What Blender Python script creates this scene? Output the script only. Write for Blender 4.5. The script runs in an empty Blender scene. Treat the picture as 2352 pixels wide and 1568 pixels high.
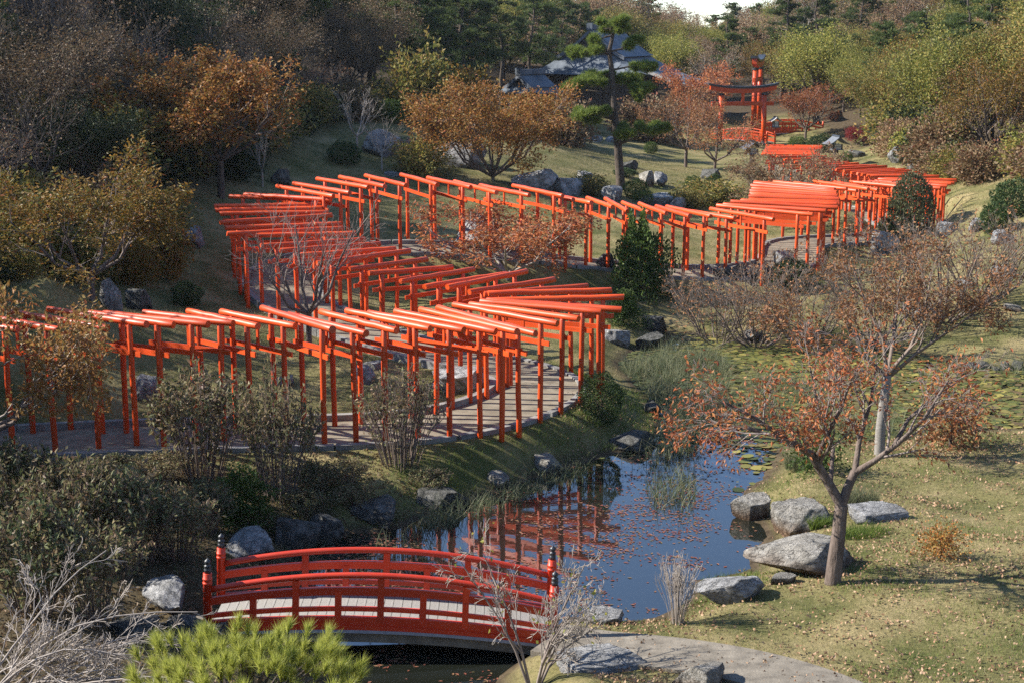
import bpy, math, random
import numpy as np
from mathutils import Vector, Matrix

# ------------------------------------------------------------------ camera, sky, sun, exposure
scene = bpy.context.scene
COL = scene.collection
FPX, YH, CZ = 3481.0, 47.0, 10.0          # focal length and horizon row for a 2352 px wide picture; eye height
PITCH = math.atan((784.0 - YH) / FPX)
cam_data = bpy.data.cameras.new('camera')
cam_data.sensor_width = 36.0
cam_data.lens = 36.0 * FPX / 2352.0
cam_data.clip_end = 3000
cam = bpy.data.objects.new('camera', cam_data)
cam.location = (0, 0, CZ)
cam.rotation_euler = (math.pi / 2 - PITCH, 0, 0)
COL.objects.link(cam)
scene.camera = cam

SUN_EL, SUN_AZ = math.radians(34), (-0.996, 0.09)   # direction towards the sun in plan
world = bpy.data.worlds.new('World')
scene.world = world
world.use_nodes = True
wn = world.node_tree.nodes
sky = wn.new('ShaderNodeTexSky')
sky.sky_type = 'NISHITA'
sky.sun_disc = False
sky.sun_elevation = SUN_EL
sky.sun_rotation = math.radians(270) + math.atan2(0.09, 0.996)
sky.air_density = 0.7
sky.dust_density = 0.0
sky.ozone_density = 2.8
world.node_tree.links.new(sky.outputs[0], wn['Background'].inputs[0])
wn['Background'].inputs[1].default_value = 0.125

sun_data = bpy.data.lights.new('sun', 'SUN')
sun_data.energy = 4.9
sun_data.angle = math.radians(0.5)
sun_data.color = (1.0, 0.955, 0.88)
sun = bpy.data.objects.new('sun', sun_data)
sv = Vector((SUN_AZ[0] * math.cos(SUN_EL), SUN_AZ[1] * math.cos(SUN_EL), math.sin(SUN_EL)))
sun.rotation_euler = sv.to_track_quat('Z', 'Y').to_euler()
sun.location = (-60, -10, 60)
COL.objects.link(sun)

scene.view_settings.view_transform = 'Standard'
scene.view_settings.look = 'None'
scene.view_settings.exposure = 1.15
scene.view_settings.gamma = 1.0
scene.cycles.max_bounces = 4
scene.cycles.diffuse_bounces = 2
scene.cycles.sample_clamp_indirect = 4.0
scene.cycles.glossy_bounces = 2
scene.cycles.transmission_bounces = 3
scene.cycles.transparent_max_bounces = 4
scene.cycles.use_adaptive_sampling = True
scene.cycles.adaptive_threshold = 0.01
scene.cycles.use_denoising = False
scene.cycles.caustics_reflective = False
scene.cycles.caustics_refractive = False

# ------------------------------------------------------------------ helpers
cp, sp = math.cos(PITCH), math.sin(PITCH)
def ray(px, py):
    r = (np.asarray(px, float) - 1176.0) / FPX
    u = (784.0 - np.asarray(py, float)) / FPX
    return r, cp + u * sp, -sp + u * cp
def at(px, py, z):
    "point of height z seen at a place of the photograph (2352 px wide)"
    r, dy, dz = ray(px, py)
    t = (z - CZ) / dz
    return np.stack([r * t, dy * t, np.zeros_like(t) + z], -1)
def at_y(px, py, Y):
    r, dy, dz = ray(px, py)
    t = Y / dy
    return np.stack([r * t, np.zeros_like(t) + Y, CZ + dz * t], -1)
def nrm(v):
    return v / (np.linalg.norm(v, axis=-1, keepdims=True) + 1e-9)

def mesh_np(name, verts, faces, mat=None, smooth=False):
    "faces: list of integer arrays (n,3) or (n,4)"
    verts = np.asarray(verts, np.float32)
    me = bpy.data.meshes.new(name)
    faces = [np.asarray(f, np.int32) for f in faces if len(f)]
    nl = sum(f.size for f in faces)
    nf = sum(len(f) for f in faces)
    me.vertices.add(len(verts))
    me.vertices.foreach_set('co', verts.ravel())
    me.loops.add(nl)
    me.loops.foreach_set('vertex_index', np.concatenate([f.ravel() for f in faces]))
    me.polygons.add(nf)
    starts, p = [], 0
    for f in faces:
        starts.append(p + np.arange(len(f)) * f.shape[1])
        p += f.size
    me.polygons.foreach_set('loop_start', np.concatenate(starts).astype(np.int32))
    me.polygons.foreach_set('use_smooth', np.full(nf, bool(smooth)))
    me.update(calc_edges=True)
    if mat is not None:
        me.materials.append(mat)
    return me

def link(name, me, parent=None, label=None, cat=None, group=None, kind=None, loc=None, rot=None, scale=None):
    o = bpy.data.objects.new(name, me)
    COL.objects.link(o)
    if parent is not None:
        o.parent = parent
    if loc is not None: o.location = [float(c) for c in loc]
    if rot is not None: o.rotation_euler = rot
    if scale is not None: o.scale = scale
    if label: o['label'] = label
    if cat: o['category'] = cat
    if group: o['group'] = group
    if kind: o['kind'] = kind
    return o
def thing(name, label, cat, loc=(0, 0, 0), rotz=0, group=None, scale=None):
    return link(name, None, None, label, cat, group, None, loc, (0, 0, rotz), scale)

class MB:
    "collects boxes, tubes and lathes into one mesh"
    def __init__(s):
        s.v, s.q, s.t, s.n = [], [], [], 0
    def add(s, v, q=None, t=None):
        v = np.asarray(v, float)
        if q is not None and len(q): s.q.append(np.asarray(q, int) + s.n)
        if t is not None and len(t): s.t.append(np.asarray(t, int) + s.n)
        s.v.append(v); s.n += len(v)
        return s
    def box(s, c, size, rotz=0, tilt=None):
        h = np.asarray(size, float) / 2
        v = np.array([[x, y, z] for x in (-1, 1) for y in (-1, 1) for z in (-1, 1)]) * h
        if tilt is not None: v = v @ np.array(tilt.to_3x3()).T
        ca, sa = math.cos(rotz), math.sin(rotz)
        v = v @ np.array([[ca, sa, 0], [-sa, ca, 0], [0, 0, 1]])
        return s.add(v + np.asarray(c, float), [[0, 1, 3, 2], [4, 6, 7, 5], [0, 4, 5, 1], [2, 3, 7, 6], [0, 2, 6, 4], [1, 5, 7, 3]])
    def tube(s, pts, rad, k=8, caps=True, squash=1.0):
        pts = np.asarray(pts, float)
        P = len(pts)
        rad = np.broadcast_to(np.asarray(rad, float), (P,))
        v, q = tube_rings(pts[None], rad[None], k)
        t = None
        if caps:
            c0 = len(v)
            v = np.concatenate([v, pts[:1], pts[-1:]])
            a = np.arange(k); b = (a + 1) % k
            t = np.concatenate([np.stack([b, a, np.full(k, c0)], 1), np.stack([a + (P - 1) * k, b + (P - 1) * k, np.full(k, c0 + 1)], 1)])
        return s.add(v, q, t)
    def lathe(s, prof, k=14, c=(0, 0, 0)):
        prof = np.asarray(prof, float)
        a = np.arange(k) * 2 * math.pi / k
        v = np.stack([prof[:, None, 0] * np.cos(a), prof[:, None, 0] * np.sin(a), np.repeat(prof[:, 1:2], k, 1)], -1).reshape(-1, 3)
        q = []
        for i in range(len(prof) - 1):
            for j in range(k):
                q.append([i * k + j, i * k + (j + 1) % k, (i + 1) * k + (j + 1) % k, (i + 1) * k + j])
        return s.add(v + np.asarray(c, float), q)
    def grid(s, V, flip=False):
        V = np.asarray(V, float); R, C = V.shape[:2]
        idx = np.arange(R * C).reshape(R, C)
        q = np.stack([idx[:-1, :-1], idx[:-1, 1:], idx[1:, 1:], idx[1:, :-1]], -1).reshape(-1, 4)
        return s.add(V.reshape(-1, 3), q[:, ::-1] if flip else q)
    def mesh(s, name, mat, smooth=False):
        f = []
        if s.q: f.append(np.concatenate(s.q))
        if s.t: f.append(np.concatenate(s.t))
        return mesh_np(name, np.concatenate(s.v), f, mat, smooth)

def tube_rings(pts, rad, k):
    "pts (N,P,3), rad (N,P) -> verts, quads"
    N, P = pts.shape[:2]
    tan = np.empty_like(pts)
    tan[:, 1:-1] = pts[:, 2:] - pts[:, :-2]
    tan[:, 0] = pts[:, 1] - pts[:, 0]
    tan[:, -1] = pts[:, -1] - pts[:, -2]
    tan = nrm(tan)
    ref = np.where(np.abs(tan[:, :1, 2:3]) > 0.9, np.array([1.0, 0, 0]), np.array([0, 0, 1.0]))
    u = nrm(np.cross(np.broadcast_to(ref, tan.shape), tan))
    w = np.cross(tan, u)
    a = np.arange(k) * 2 * math.pi / k
    ring = u[:, :, None] * np.cos(a)[None, None, :, None] + w[:, :, None] * np.sin(a)[None, None, :, None]
    v = (pts[:, :, None] + ring * rad[:, :, None, None]).reshape(-1, 3)
    base = (np.arange(N) * P * k)[:, None, None]
    i = (np.arange(P - 1) * k)[None, :, None]
    j = np.arange(k)[None, None, :]; j2 = (j + 1) % k
    q = np.stack([base + i + j, base + i + j2, base + i + k + j2, base + i + k + j], -1).reshape(-1, 4)
    return v, q

def tubes_mesh(name, branches, mat, k=5):
    "branches: list of (pts, radii)"
    groups = {}
    for p, r in branches:
        groups.setdefault(len(p), []).append((p, r))
    V, Q, n = [], [], 0
    for P, L in groups.items():
        v, q = tube_rings(np.array([b[0] for b in L]), np.array([b[1] for b in L]), k)
        V.append(v); Q.append(q + n); n += len(v)
    return mesh_np(name, np.concatenate(V), [np.concatenate(Q)], mat, True)

def leaves_mesh(name, rs, pos, length, width, mat, outward=None, droop=0.3, flat=0.0, spread=1.0):
    n = len(pos)
    u = rs.normal(0, 1, (n, 3)) * spread
    if outward is not None: u = u + outward * 1.2
    u[:, 2] -= droop
    u = nrm(u)
    side = rs.normal(0, 1, (n, 3))
    if flat:
        side[:, 2] *= (1 - flat)
    side = nrm(np.cross(u, side))
    L = (length * rs.uniform(0.65, 1.3, n))[:, None]
    W = (width * rs.uniform(0.7, 1.2, n))[:, None]
    nn = np.cross(u, side)
    a = pos
    b = pos + u * L * 0.45 + side * W * 0.5 + nn * L * 0.10
    c = pos + u * L
    d = pos + u * L * 0.45 - side * W * 0.5 + nn * L * 0.10
    V = np.stack([a, b, c, d], 1).reshape(-1, 3)
    return mesh_np(name, V, [np.arange(4 * n).reshape(-1, 4)], mat)

def needles_mesh(name, rs, pos, axis, per, length, width, mat, cone=0.9):
    "bursts of thin triangular needles at pos round axis"
    n = len(pos) * per
    P = np.repeat(pos, per, 0); A = np.repeat(axis, per, 0)
    d = nrm(A + rs.normal(0, cone, (n, 3)) * 0.75)
    L = (length * rs.uniform(0.7, 1.15, n))[:, None]
    s = nrm(np.cross(d, rs.normal(0, 1, (n, 3)))) * width * 0.5
    start = P - A * (rs.uniform(0, 1, n)[:, None]) * length * 0.6
    V = np.stack([start - s, start + s, start + d * L], 1).reshape(-1, 3)
    return mesh_np(name, V, [np.arange(3 * n).reshape(-1, 3)], mat)

def blades_mesh(name, rs, pos, length, width, mat, lean=0.35, segs=2):
    n = len(pos)
    ang = rs.uniform(0, 2 * math.pi, n)
    dirx = np.stack([np.cos(ang), np.sin(ang), np.zeros(n)], 1)
    side = np.stack([-np.sin(ang), np.cos(ang), np.zeros(n)], 1)
    tw = rs.uniform(0, 2 * math.pi, n)
    side = side * np.cos(tw)[:, None] + dirx * np.sin(tw)[:, None]
    L = length * rs.uniform(0.55, 1.25, n)
    B = lean * rs.uniform(0.2, 1.6, n)
    rows = []
    for i in range(segs + 1):
        t = i / segs
        c = pos + dirx * (L * B * t * t)[:, None] + np.array([0, 0, 1.0]) * (L * (t - 0.25 * B * t * t))[:, None]
        w = width * (1 - t) * (1.0 if i else 0.8)
        if i < segs:
            rows += [c - side * w * 0.5, c + side * w * 0.5]
        else:
            rows += [c]
    k = len(rows)
    V = np.stack(rows, 1).reshape(-1, 3)
    b = (np.arange(n) * k)[:, None]
    q = [b + np.array([[2 * i, 2 * i + 1, 2 * i + 3, 2 * i + 2]]) for i in range(segs - 1)]
    t = b + np.array([[k - 3, k - 2, k - 1]])
    return mesh_np(name, V, [np.concatenate(q) if q else [], t], mat)

# ------------------------------------------------------------------ materials
def new_mat(name):
    m = bpy.data.materials.new(name); m.use_nodes = True
    nt = m.node_tree
    return m, nt, nt.nodes['Principled BSDF']
def ramp_node(nt, cols, pos=None):
    r = nt.nodes.new('ShaderNodeValToRGB')
    el = r.color_ramp.elements
    n = len(cols)
    while len(el) < n: el.new(0.5)
    for i, c in enumerate(cols):
        el[i].position = pos[i] if pos else i / max(1, n - 1)
        el[i].color = (*c, 1)
    return r
def noise_node(nt, scale, detail=6, rough=0.6, coord='Object', stretch=None):
    tc = nt.nodes.new('ShaderNodeTexCoord')
    n = nt.nodes.new('ShaderNodeTexNoise')
    n.inputs['Scale'].default_value = scale
    n.inputs['Detail'].default_value = detail
    n.inputs['Roughness'].default_value = rough
    if stretch:
        mp = nt.nodes.new('ShaderNodeMapping')
        mp.inputs['Scale'].default_value = stretch
        nt.links.new(tc.outputs[coord], mp.inputs[0]); nt.links.new(mp.outputs[0], n.inputs[0])
    else:
        nt.links.new(tc.outputs[coord], n.inputs[0])
    return n
def surf(name, cols, scale=3, rough=0.8, bump=0.2, bscale=None, pos=None, stretch=None, coord='Object', spec=0.3, detail=8):
    m, nt, b = new_mat(name)
    n = noise_node(nt, scale, detail, 0.62, coord, stretch)
    r = ramp_node(nt, cols, pos or ([0.3 + 0.4 * i / max(1, len(cols) - 1) for i in range(len(cols))]))
    nt.links.new(n.outputs['Fac'], r.inputs[0])
    nt.links.new(r.outputs[0], b.inputs['Base Color'])
    b.inputs['Roughness'].default_value = rough
    b.inputs['Specular IOR Level'].default_value = spec
    if bump:
        n2 = noise_node(nt, bscale or scale * 4, 8, 0.65, coord, stretch)
        bp = nt.nodes.new('ShaderNodeBump')
        bp.inputs['Strength'].default_value = bump
        bp.inputs['Distance'].default_value = 0.05
        nt.links.new(n2.outputs['Fac'], bp.inputs['Height'])
        nt.links.new(bp.outputs[0], b.inputs['Normal'])
    return m
def leaf_mat(name, cols, transl=0.3, rough=0.55, pos=None):
    m, nt, b = new_mat(name)
    g = nt.nodes.new('ShaderNodeNewGeometry')
    oi = nt.nodes.new('ShaderNodeObjectInfo')
    r = ramp_node(nt, cols, pos)
    nt.links.new(g.outputs['Random Per Island'], r.inputs[0])
    hs = nt.nodes.new('ShaderNodeHueSaturation')
    mr = nt.nodes.new('ShaderNodeMapRange')
    mr.inputs['To Min'].default_value = 0.8; mr.inputs['To Max'].default_value = 1.2
    nt.links.new(oi.outputs['Random'], mr.inputs['Value'])
    nt.links.new(mr.outputs[0], hs.inputs['Value'])
    nt.links.new(r.outputs[0], hs.inputs['Color'])
    nt.links.new(hs.outputs[0], b.inputs['Base Color'])
    b.inputs['Roughness'].default_value = rough
    b.inputs['Specular IOR Level'].default_value = 0.25
    tr = nt.nodes.new('ShaderNodeBsdfTranslucent')
    nt.links.new(hs.outputs[0], tr.inputs[0])
    mx = nt.nodes.new('ShaderNodeMixShader'); mx.inputs[0].default_value = transl
    nt.links.new(b.outputs[0], mx.inputs[1]); nt.links.new(tr.outputs[0], mx.inputs[2])
    nt.links.new(mx.outputs[0], nt.nodes['Material Output'].inputs['Surface'])
    return m

M = {}
def red_paint(name, cols, rough):
    m, nt, b = new_mat(name)
    n = noise_node(nt, 2.2, 6, 0.6)
    r = ramp_node(nt, cols, [0.3, 0.5, 0.7])
    nt.links.new(n.outputs['Fac'], r.inputs[0])
    n2 = noise_node(nt, 26, 8, 0.75, stretch=(0.15, 1, 1))       # flaked and weathered spots
    r2 = ramp_node(nt, [(0, 0, 0), (1, 1, 1)], [0.71, 0.77])
    oi = nt.nodes.new('ShaderNodeObjectInfo')
    sh = nt.nodes.new('ShaderNodeMath'); sh.operation = 'MULTIPLY_ADD'; sh.inputs[1].default_value = 0.13
    nt.links.new(oi.outputs['Random'], sh.inputs[0]); nt.links.new(n2.outputs['Fac'], sh.inputs[2]); nt.links.new(sh.outputs[0], r2.inputs[0])
    mx = nt.nodes.new('ShaderNodeMix'); mx.data_type = 'RGBA'
    nt.links.new(r2.outputs[0], mx.inputs['Factor'])
    nt.links.new(r.outputs[0], mx.inputs['A'])
    mx.inputs['B'].default_value = (0.16, 0.022, 0.014, 1)
    hs = nt.nodes.new('ShaderNodeHueSaturation')
    mr = nt.nodes.new('ShaderNodeMapRange'); mr.inputs['To Min'].default_value = 0.72; mr.inputs['To Max'].default_value = 1.12
    nt.links.new(oi.outputs['Random'], mr.inputs['Value']); nt.links.new(mr.outputs[0], hs.inputs['Value'])
    nt.links.new(mx.outputs['Result'], hs.inputs['Color'])
    nt.links.new(hs.outputs[0], b.inputs['Base Color'])
    b.inputs['Roughness'].default_value = rough
    bp = nt.nodes.new('ShaderNodeBump'); bp.inputs['Strength'].default_value = 0.25; bp.inputs['Distance'].default_value = 0.02
    n3 = noise_node(nt, 9, 6, 0.6, stretch=(0.3, 1, 1))
    nt.links.new(n3.outputs['Fac'], bp.inputs['Height']); nt.links.new(bp.outputs[0], b.inputs['Normal'])
    return m
M['vermilion'] = red_paint('vermilion_paint', [(0.60, 0.055, 0.007), (0.68, 0.075, 0.008), (0.72, 0.098, 0.012)], 0.46)
M['bridge_red'] = red_paint('bridge_red_paint', [(0.60, 0.036, 0.010), (0.66, 0.046, 0.011), (0.70, 0.058, 0.014)], 0.42)
M['black_metal'] = surf('black_metal', [(0.02, 0.022, 0.025), (0.05, 0.055, 0.06)], 8, 0.4, 0.1, spec=0.5)
M['plank_wood'] = surf('weathered_plank_wood', [(0.20, 0.185, 0.16), (0.32, 0.30, 0.265), (0.40, 0.38, 0.34)], 6, 0.8, 0.25, stretch=(6, 1, 1))
M['concrete'] = surf('concrete', [(0.12, 0.103, 0.08), (0.195, 0.168, 0.13), (0.26, 0.225, 0.175)], 4, 0.9, 0.35, 30)
M['kerb'] = surf('kerb_concrete', [(0.15, 0.145, 0.135), (0.24, 0.23, 0.21), (0.31, 0.30, 0.27)], 3, 0.92, 0.4, 25)
M['paving'] = surf('pale_paving', [(0.13, 0.105, 0.075), (0.22, 0.185, 0.13), (0.30, 0.255, 0.19)], 2.5, 0.95, 0.3, 40)
M['grey_edge'] = surf('grey_metal_edge', [(0.25, 0.25, 0.28), (0.36, 0.36, 0.39)], 5, 0.5, 0.05)
def rock_mat(name, top, bottom, lo=-0.5, hi=0.1):
    m, nt, b = new_mat(name)
    n = noise_node(nt, 2.6, 10, 0.7)
    rt = ramp_node(nt, top, [0.30, 0.45, 0.56, 0.72]); rb = ramp_node(nt, bottom, [0.30, 0.45, 0.56, 0.72])
    nt.links.new(n.outputs['Fac'], rt.inputs[0]); nt.links.new(n.outputs['Fac'], rb.inputs[0])
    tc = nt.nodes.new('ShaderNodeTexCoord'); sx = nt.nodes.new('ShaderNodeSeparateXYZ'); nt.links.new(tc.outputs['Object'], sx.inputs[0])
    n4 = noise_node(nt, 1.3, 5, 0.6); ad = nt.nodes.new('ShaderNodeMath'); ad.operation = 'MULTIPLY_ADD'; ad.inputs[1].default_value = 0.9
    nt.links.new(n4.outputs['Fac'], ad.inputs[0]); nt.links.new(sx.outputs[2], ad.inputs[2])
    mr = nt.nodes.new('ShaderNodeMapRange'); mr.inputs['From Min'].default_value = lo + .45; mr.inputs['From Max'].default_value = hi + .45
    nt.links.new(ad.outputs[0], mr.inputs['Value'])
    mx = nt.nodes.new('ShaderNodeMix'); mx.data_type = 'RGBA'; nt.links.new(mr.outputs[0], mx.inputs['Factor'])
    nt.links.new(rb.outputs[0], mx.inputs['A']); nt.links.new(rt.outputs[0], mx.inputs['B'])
    vo = nt.nodes.new('ShaderNodeTexVoronoi'); vo.feature = 'DISTANCE_TO_EDGE'; vo.inputs['Scale'].default_value = 2.4
    n5 = noise_node(nt, 3.0, 4, 0.6); va = nt.nodes.new('ShaderNodeVectorMath'); va.operation = 'ADD'
    nt.links.new(tc.outputs['Object'], va.inputs[0]); nt.links.new(n5.outputs['Color'], va.inputs[1]); nt.links.new(va.outputs[0], vo.inputs['Vector'])
    cr = ramp_node(nt, [(0.35, 0.33, 0.3), (1, 1, 1)], [0.0, 0.035]); nt.links.new(vo.outputs['Distance'], cr.inputs[0])
    mm = nt.nodes.new('ShaderNodeMix'); mm.data_type = 'RGBA'; mm.blend_type = 'MULTIPLY'; mm.inputs['Factor'].default_value = 0.8
    nt.links.new(mx.outputs['Result'], mm.inputs['A']); nt.links.new(cr.outputs[0], mm.inputs['B'])
    nt.links.new(mm.outputs['Result'], b.inputs['Base Color']); b.inputs['Roughness'].default_value = 0.92; b.inputs['Specular IOR Level'].default_value = 0.2
    n2 = noise_node(nt, 6, 12, 0.72); hh = nt.nodes.new('ShaderNodeMath'); hh.operation = 'MULTIPLY_ADD'; hh.inputs[1].default_value = 0.35
    nt.links.new(cr.outputs[0], hh.inputs[0]); nt.links.new(n2.outputs['Fac'], hh.inputs[2])
    bp = nt.nodes.new('ShaderNodeBump'); bp.inputs['Strength'].default_value = 1.0; bp.inputs['Distance'].default_value = 0.14
    nt.links.new(hh.outputs[0], bp.inputs['Height']); nt.links.new(bp.outputs[0], b.inputs['Normal'])
    return m
GREYS = [(0.11, 0.11, 0.108), (0.29, 0.285, 0.275), (0.44, 0.43, 0.415), (0.62, 0.61, 0.59)]
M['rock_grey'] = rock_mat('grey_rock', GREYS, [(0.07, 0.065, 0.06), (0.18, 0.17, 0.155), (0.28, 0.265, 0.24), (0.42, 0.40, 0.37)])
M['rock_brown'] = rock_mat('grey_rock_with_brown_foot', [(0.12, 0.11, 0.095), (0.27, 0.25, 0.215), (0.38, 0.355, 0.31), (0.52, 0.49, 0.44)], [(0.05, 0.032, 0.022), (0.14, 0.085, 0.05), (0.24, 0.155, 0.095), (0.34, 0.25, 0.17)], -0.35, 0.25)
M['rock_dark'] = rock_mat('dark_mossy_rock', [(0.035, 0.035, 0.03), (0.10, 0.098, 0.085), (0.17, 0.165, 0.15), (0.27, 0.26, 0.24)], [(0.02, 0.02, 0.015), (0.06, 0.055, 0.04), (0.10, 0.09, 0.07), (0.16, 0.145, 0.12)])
M['bark'] = surf('brown_bark', [(0.06, 0.045, 0.035), (0.14, 0.105, 0.085), (0.22, 0.175, 0.145)], 8, 0.9, 0.6, 25, stretch=(1, 1, 0.3))
M['bark_dark'] = surf('dark_pine_bark', [(0.035, 0.026, 0.02), (0.085, 0.065, 0.05), (0.13, 0.10, 0.08)], 8, 0.95, 0.8, 18, stretch=(1, 1, 0.35))
M['twig'] = surf('grey_brown_twig', [(0.16, 0.125, 0.105), (0.28, 0.23, 0.20)], 5, 0.85, 0)
M['twig_pale'] = surf('pale_bare_twig', [(0.26, 0.215, 0.18), (0.42, 0.37, 0.32)], 4, 0.8, 0)
M['twig_brown'] = surf('reddish_brown_twig', [(0.12, 0.09, 0.072), (0.23, 0.18, 0.145)], 5, 0.85, 0)
M['leaf_orange'] = leaf_mat('orange_brown_leaves', [(0.13, 0.07, 0.018), (0.28, 0.125, 0.03), (0.42, 0.18, 0.04), (0.26, 0.20, 0.05), (0.36, 0.095, 0.035)])
M['leaf_gold'] = leaf_mat('golden_brown_leaves', [(0.09, 0.07, 0.015), (0.20, 0.13, 0.025), (0.32, 0.17, 0.03), (0.13, 0.14, 0.03), (0.28, 0.09, 0.03)])
M['leaf_red'] = leaf_mat('rusty_red_leaves', [(0.18, 0.05, 0.022), (0.33, 0.095, 0.036), (0.44, 0.155, 0.055), (0.32, 0.16, 0.05)])
M['leaf_redbrown'] = leaf_mat('faded_red_brown_leaves', [(0.16, 0.075, 0.035), (0.30, 0.125, 0.05), (0.42, 0.19, 0.08), (0.30, 0.20, 0.08)])
M['leaf_crimson'] = leaf_mat('crimson_leaves', [(0.14, 0.012, 0.015), (0.24, 0.02, 0.02), (0.3, 0.04, 0.03)])
M['leaf_tan'] = leaf_mat('dry_tan_leaves', [(0.14, 0.09, 0.05), (0.26, 0.17, 0.09), (0.34, 0.22, 0.12), (0.20, 0.16, 0.07), (0.26, 0.09, 0.05)])
M['leaf_olive'] = leaf_mat('olive_yellow_leaves', [(0.05, 0.065, 0.018), (0.13, 0.14, 0.032), (0.25, 0.225, 0.05), (0.36, 0.27, 0.07), (0.27, 0.14, 0.05)], 0.35)
M['leaf_yellowgreen'] = leaf_mat('yellow_green_leaves', [(0.08, 0.105, 0.022), (0.18, 0.20, 0.04), (0.33, 0.31, 0.065), (0.42, 0.34, 0.09)], 0.4)
M['leaf_dark'] = leaf_mat('dark_evergreen_leaves', [(0.014, 0.024, 0.009), (0.035, 0.05, 0.014), (0.06, 0.075, 0.02)], 0.2)
M['leaf_litter'] = leaf_mat('dull_brown_leaves', [(0.07, 0.05, 0.028), (0.14, 0.10, 0.05), (0.21, 0.12, 0.06), (0.10, 0.09, 0.04)], 0.25)
M['leaf_shrub'] = leaf_mat('grey_green_shrub_leaves', [(0.05, 0.07, 0.03), (0.11, 0.13, 0.055), (0.19, 0.19, 0.08), (0.14, 0.09, 0.06), (0.30, 0.23, 0.12)], 0.3)
M['leaf_pine'] = leaf_mat('pine_needles', [(0.035, 0.06, 0.018), (0.08, 0.115, 0.03), (0.15, 0.18, 0.05)], 0.3)
M['leaf_pine_bright'] = leaf_mat('bright_pine_needles', [(0.07, 0.12, 0.022), (0.18, 0.24, 0.045), (0.32, 0.36, 0.08)], 0.4)
M['leaf_hydrangea'] = leaf_mat('yellowing_shrub_leaves', [(0.08, 0.09, 0.035), (0.17, 0.17, 0.065), (0.32, 0.26, 0.13), (0.20, 0.12, 0.08), (0.12, 0.13, 0.05)], 0.3)
M['leaf_apricot'] = leaf_mat('pale_orange_leaves', [(0.20, 0.13, 0.04), (0.36, 0.18, 0.05), (0.46, 0.22, 0.07), (0.34, 0.26, 0.08), (0.40, 0.12, 0.05)], 0.35)
M['leaf_pine_yellow'] = leaf_mat('yellow_green_pine_needles', [(0.26, 0.30, 0.045), (0.46, 0.48, 0.09), (0.60, 0.58, 0.17)], 0.5, 0.4)
M['leaf_topiary'] = leaf_mat('clipped_dark_green_leaves', [(0.025, 0.05, 0.016), (0.05, 0.085, 0.024), (0.09, 0.13, 0.035)], 0.25)
M['leaf_egg'] = leaf_mat('grey_green_conifer_sprays', [(0.04, 0.06, 0.025), (0.09, 0.115, 0.045), (0.14, 0.15, 0.07), (0.16, 0.12, 0.07)], 0.25)
M['leaf_green'] = leaf_mat('mid_green_leaves', [(0.035, 0.07, 0.015), (0.07, 0.12, 0.022), (0.13, 0.17, 0.035)], 0.25)
M['grass'] = leaf_mat('lawn_grass_blades', [(0.09, 0.105, 0.032), (0.19, 0.178, 0.07), (0.33, 0.265, 0.13), (0.42, 0.345, 0.21)], 0.3, 0.7)
M['grass_green'] = leaf_mat('bank_grass_blades', [(0.05, 0.09, 0.015), (0.12, 0.18, 0.03), (0.22, 0.26, 0.055)], 0.3, 0.6)
M['reed'] = leaf_mat('grey_green_reeds', [(0.06, 0.085, 0.035), (0.13, 0.16, 0.075), (0.22, 0.23, 0.13), (0.26, 0.23, 0.13)], 0.3, 0.6)
M['fallen'] = leaf_mat('fallen_brown_leaves', [(0.18, 0.10, 0.05), (0.34, 0.21, 0.12), (0.48, 0.33, 0.21), (0.28, 0.13, 0.07)], 0.1, 0.7)
M['floating'] = leaf_mat('floating_leaves', [(0.07, 0.03, 0.02), (0.18, 0.055, 0.035), (0.26, 0.12, 0.07), (0.12, 0.10, 0.04)], 0.0, 0.6)
M['lily'] = leaf_mat('lily_pads', [(0.04, 0.055, 0.018), (0.10, 0.115, 0.03), (0.20, 0.19, 0.045), (0.13, 0.085, 0.04), (0.34, 0.29, 0.07)], 0.1, 0.55)
M['lily_green'] = leaf_mat('small_floating_pads', [(0.03, 0.04, 0.016), (0.065, 0.08, 0.026), (0.12, 0.125, 0.04), (0.10, 0.07, 0.03)], 0.1, 0.55)
M['roof'] = surf('blue_grey_copper_roof', [(0.06, 0.072, 0.085), (0.11, 0.128, 0.148), (0.18, 0.20, 0.225)], 0.9, 0.6, 0.15, 6, spec=0.35)
M['wood_dark'] = surf('dark_weathered_wood', [(0.04, 0.03, 0.025), (0.09, 0.07, 0.055)], 5, 0.85, 0.2)
M['stone_pale'] = surf('pale_stone', [(0.30, 0.29, 0.26), (0.46, 0.44, 0.40)], 5, 0.85, 0.3)
M['lantern_paper'] = surf('lantern_panel', [(0.50, 0.48, 0.42), (0.62, 0.60, 0.54)], 3, 0.8, 0)
M['roof_tile'] = surf('grey_lantern_roof', [(0.10, 0.11, 0.125), (0.17, 0.18, 0.20)], 6, 0.85, 0.1)
M['bark_grey'] = surf('smooth_grey_bark', [(0.13, 0.115, 0.10), (0.22, 0.20, 0.175), (0.30, 0.275, 0.245)], 9, 0.85, 0.3, 30, stretch=(1, 1, 2.5))

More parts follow.
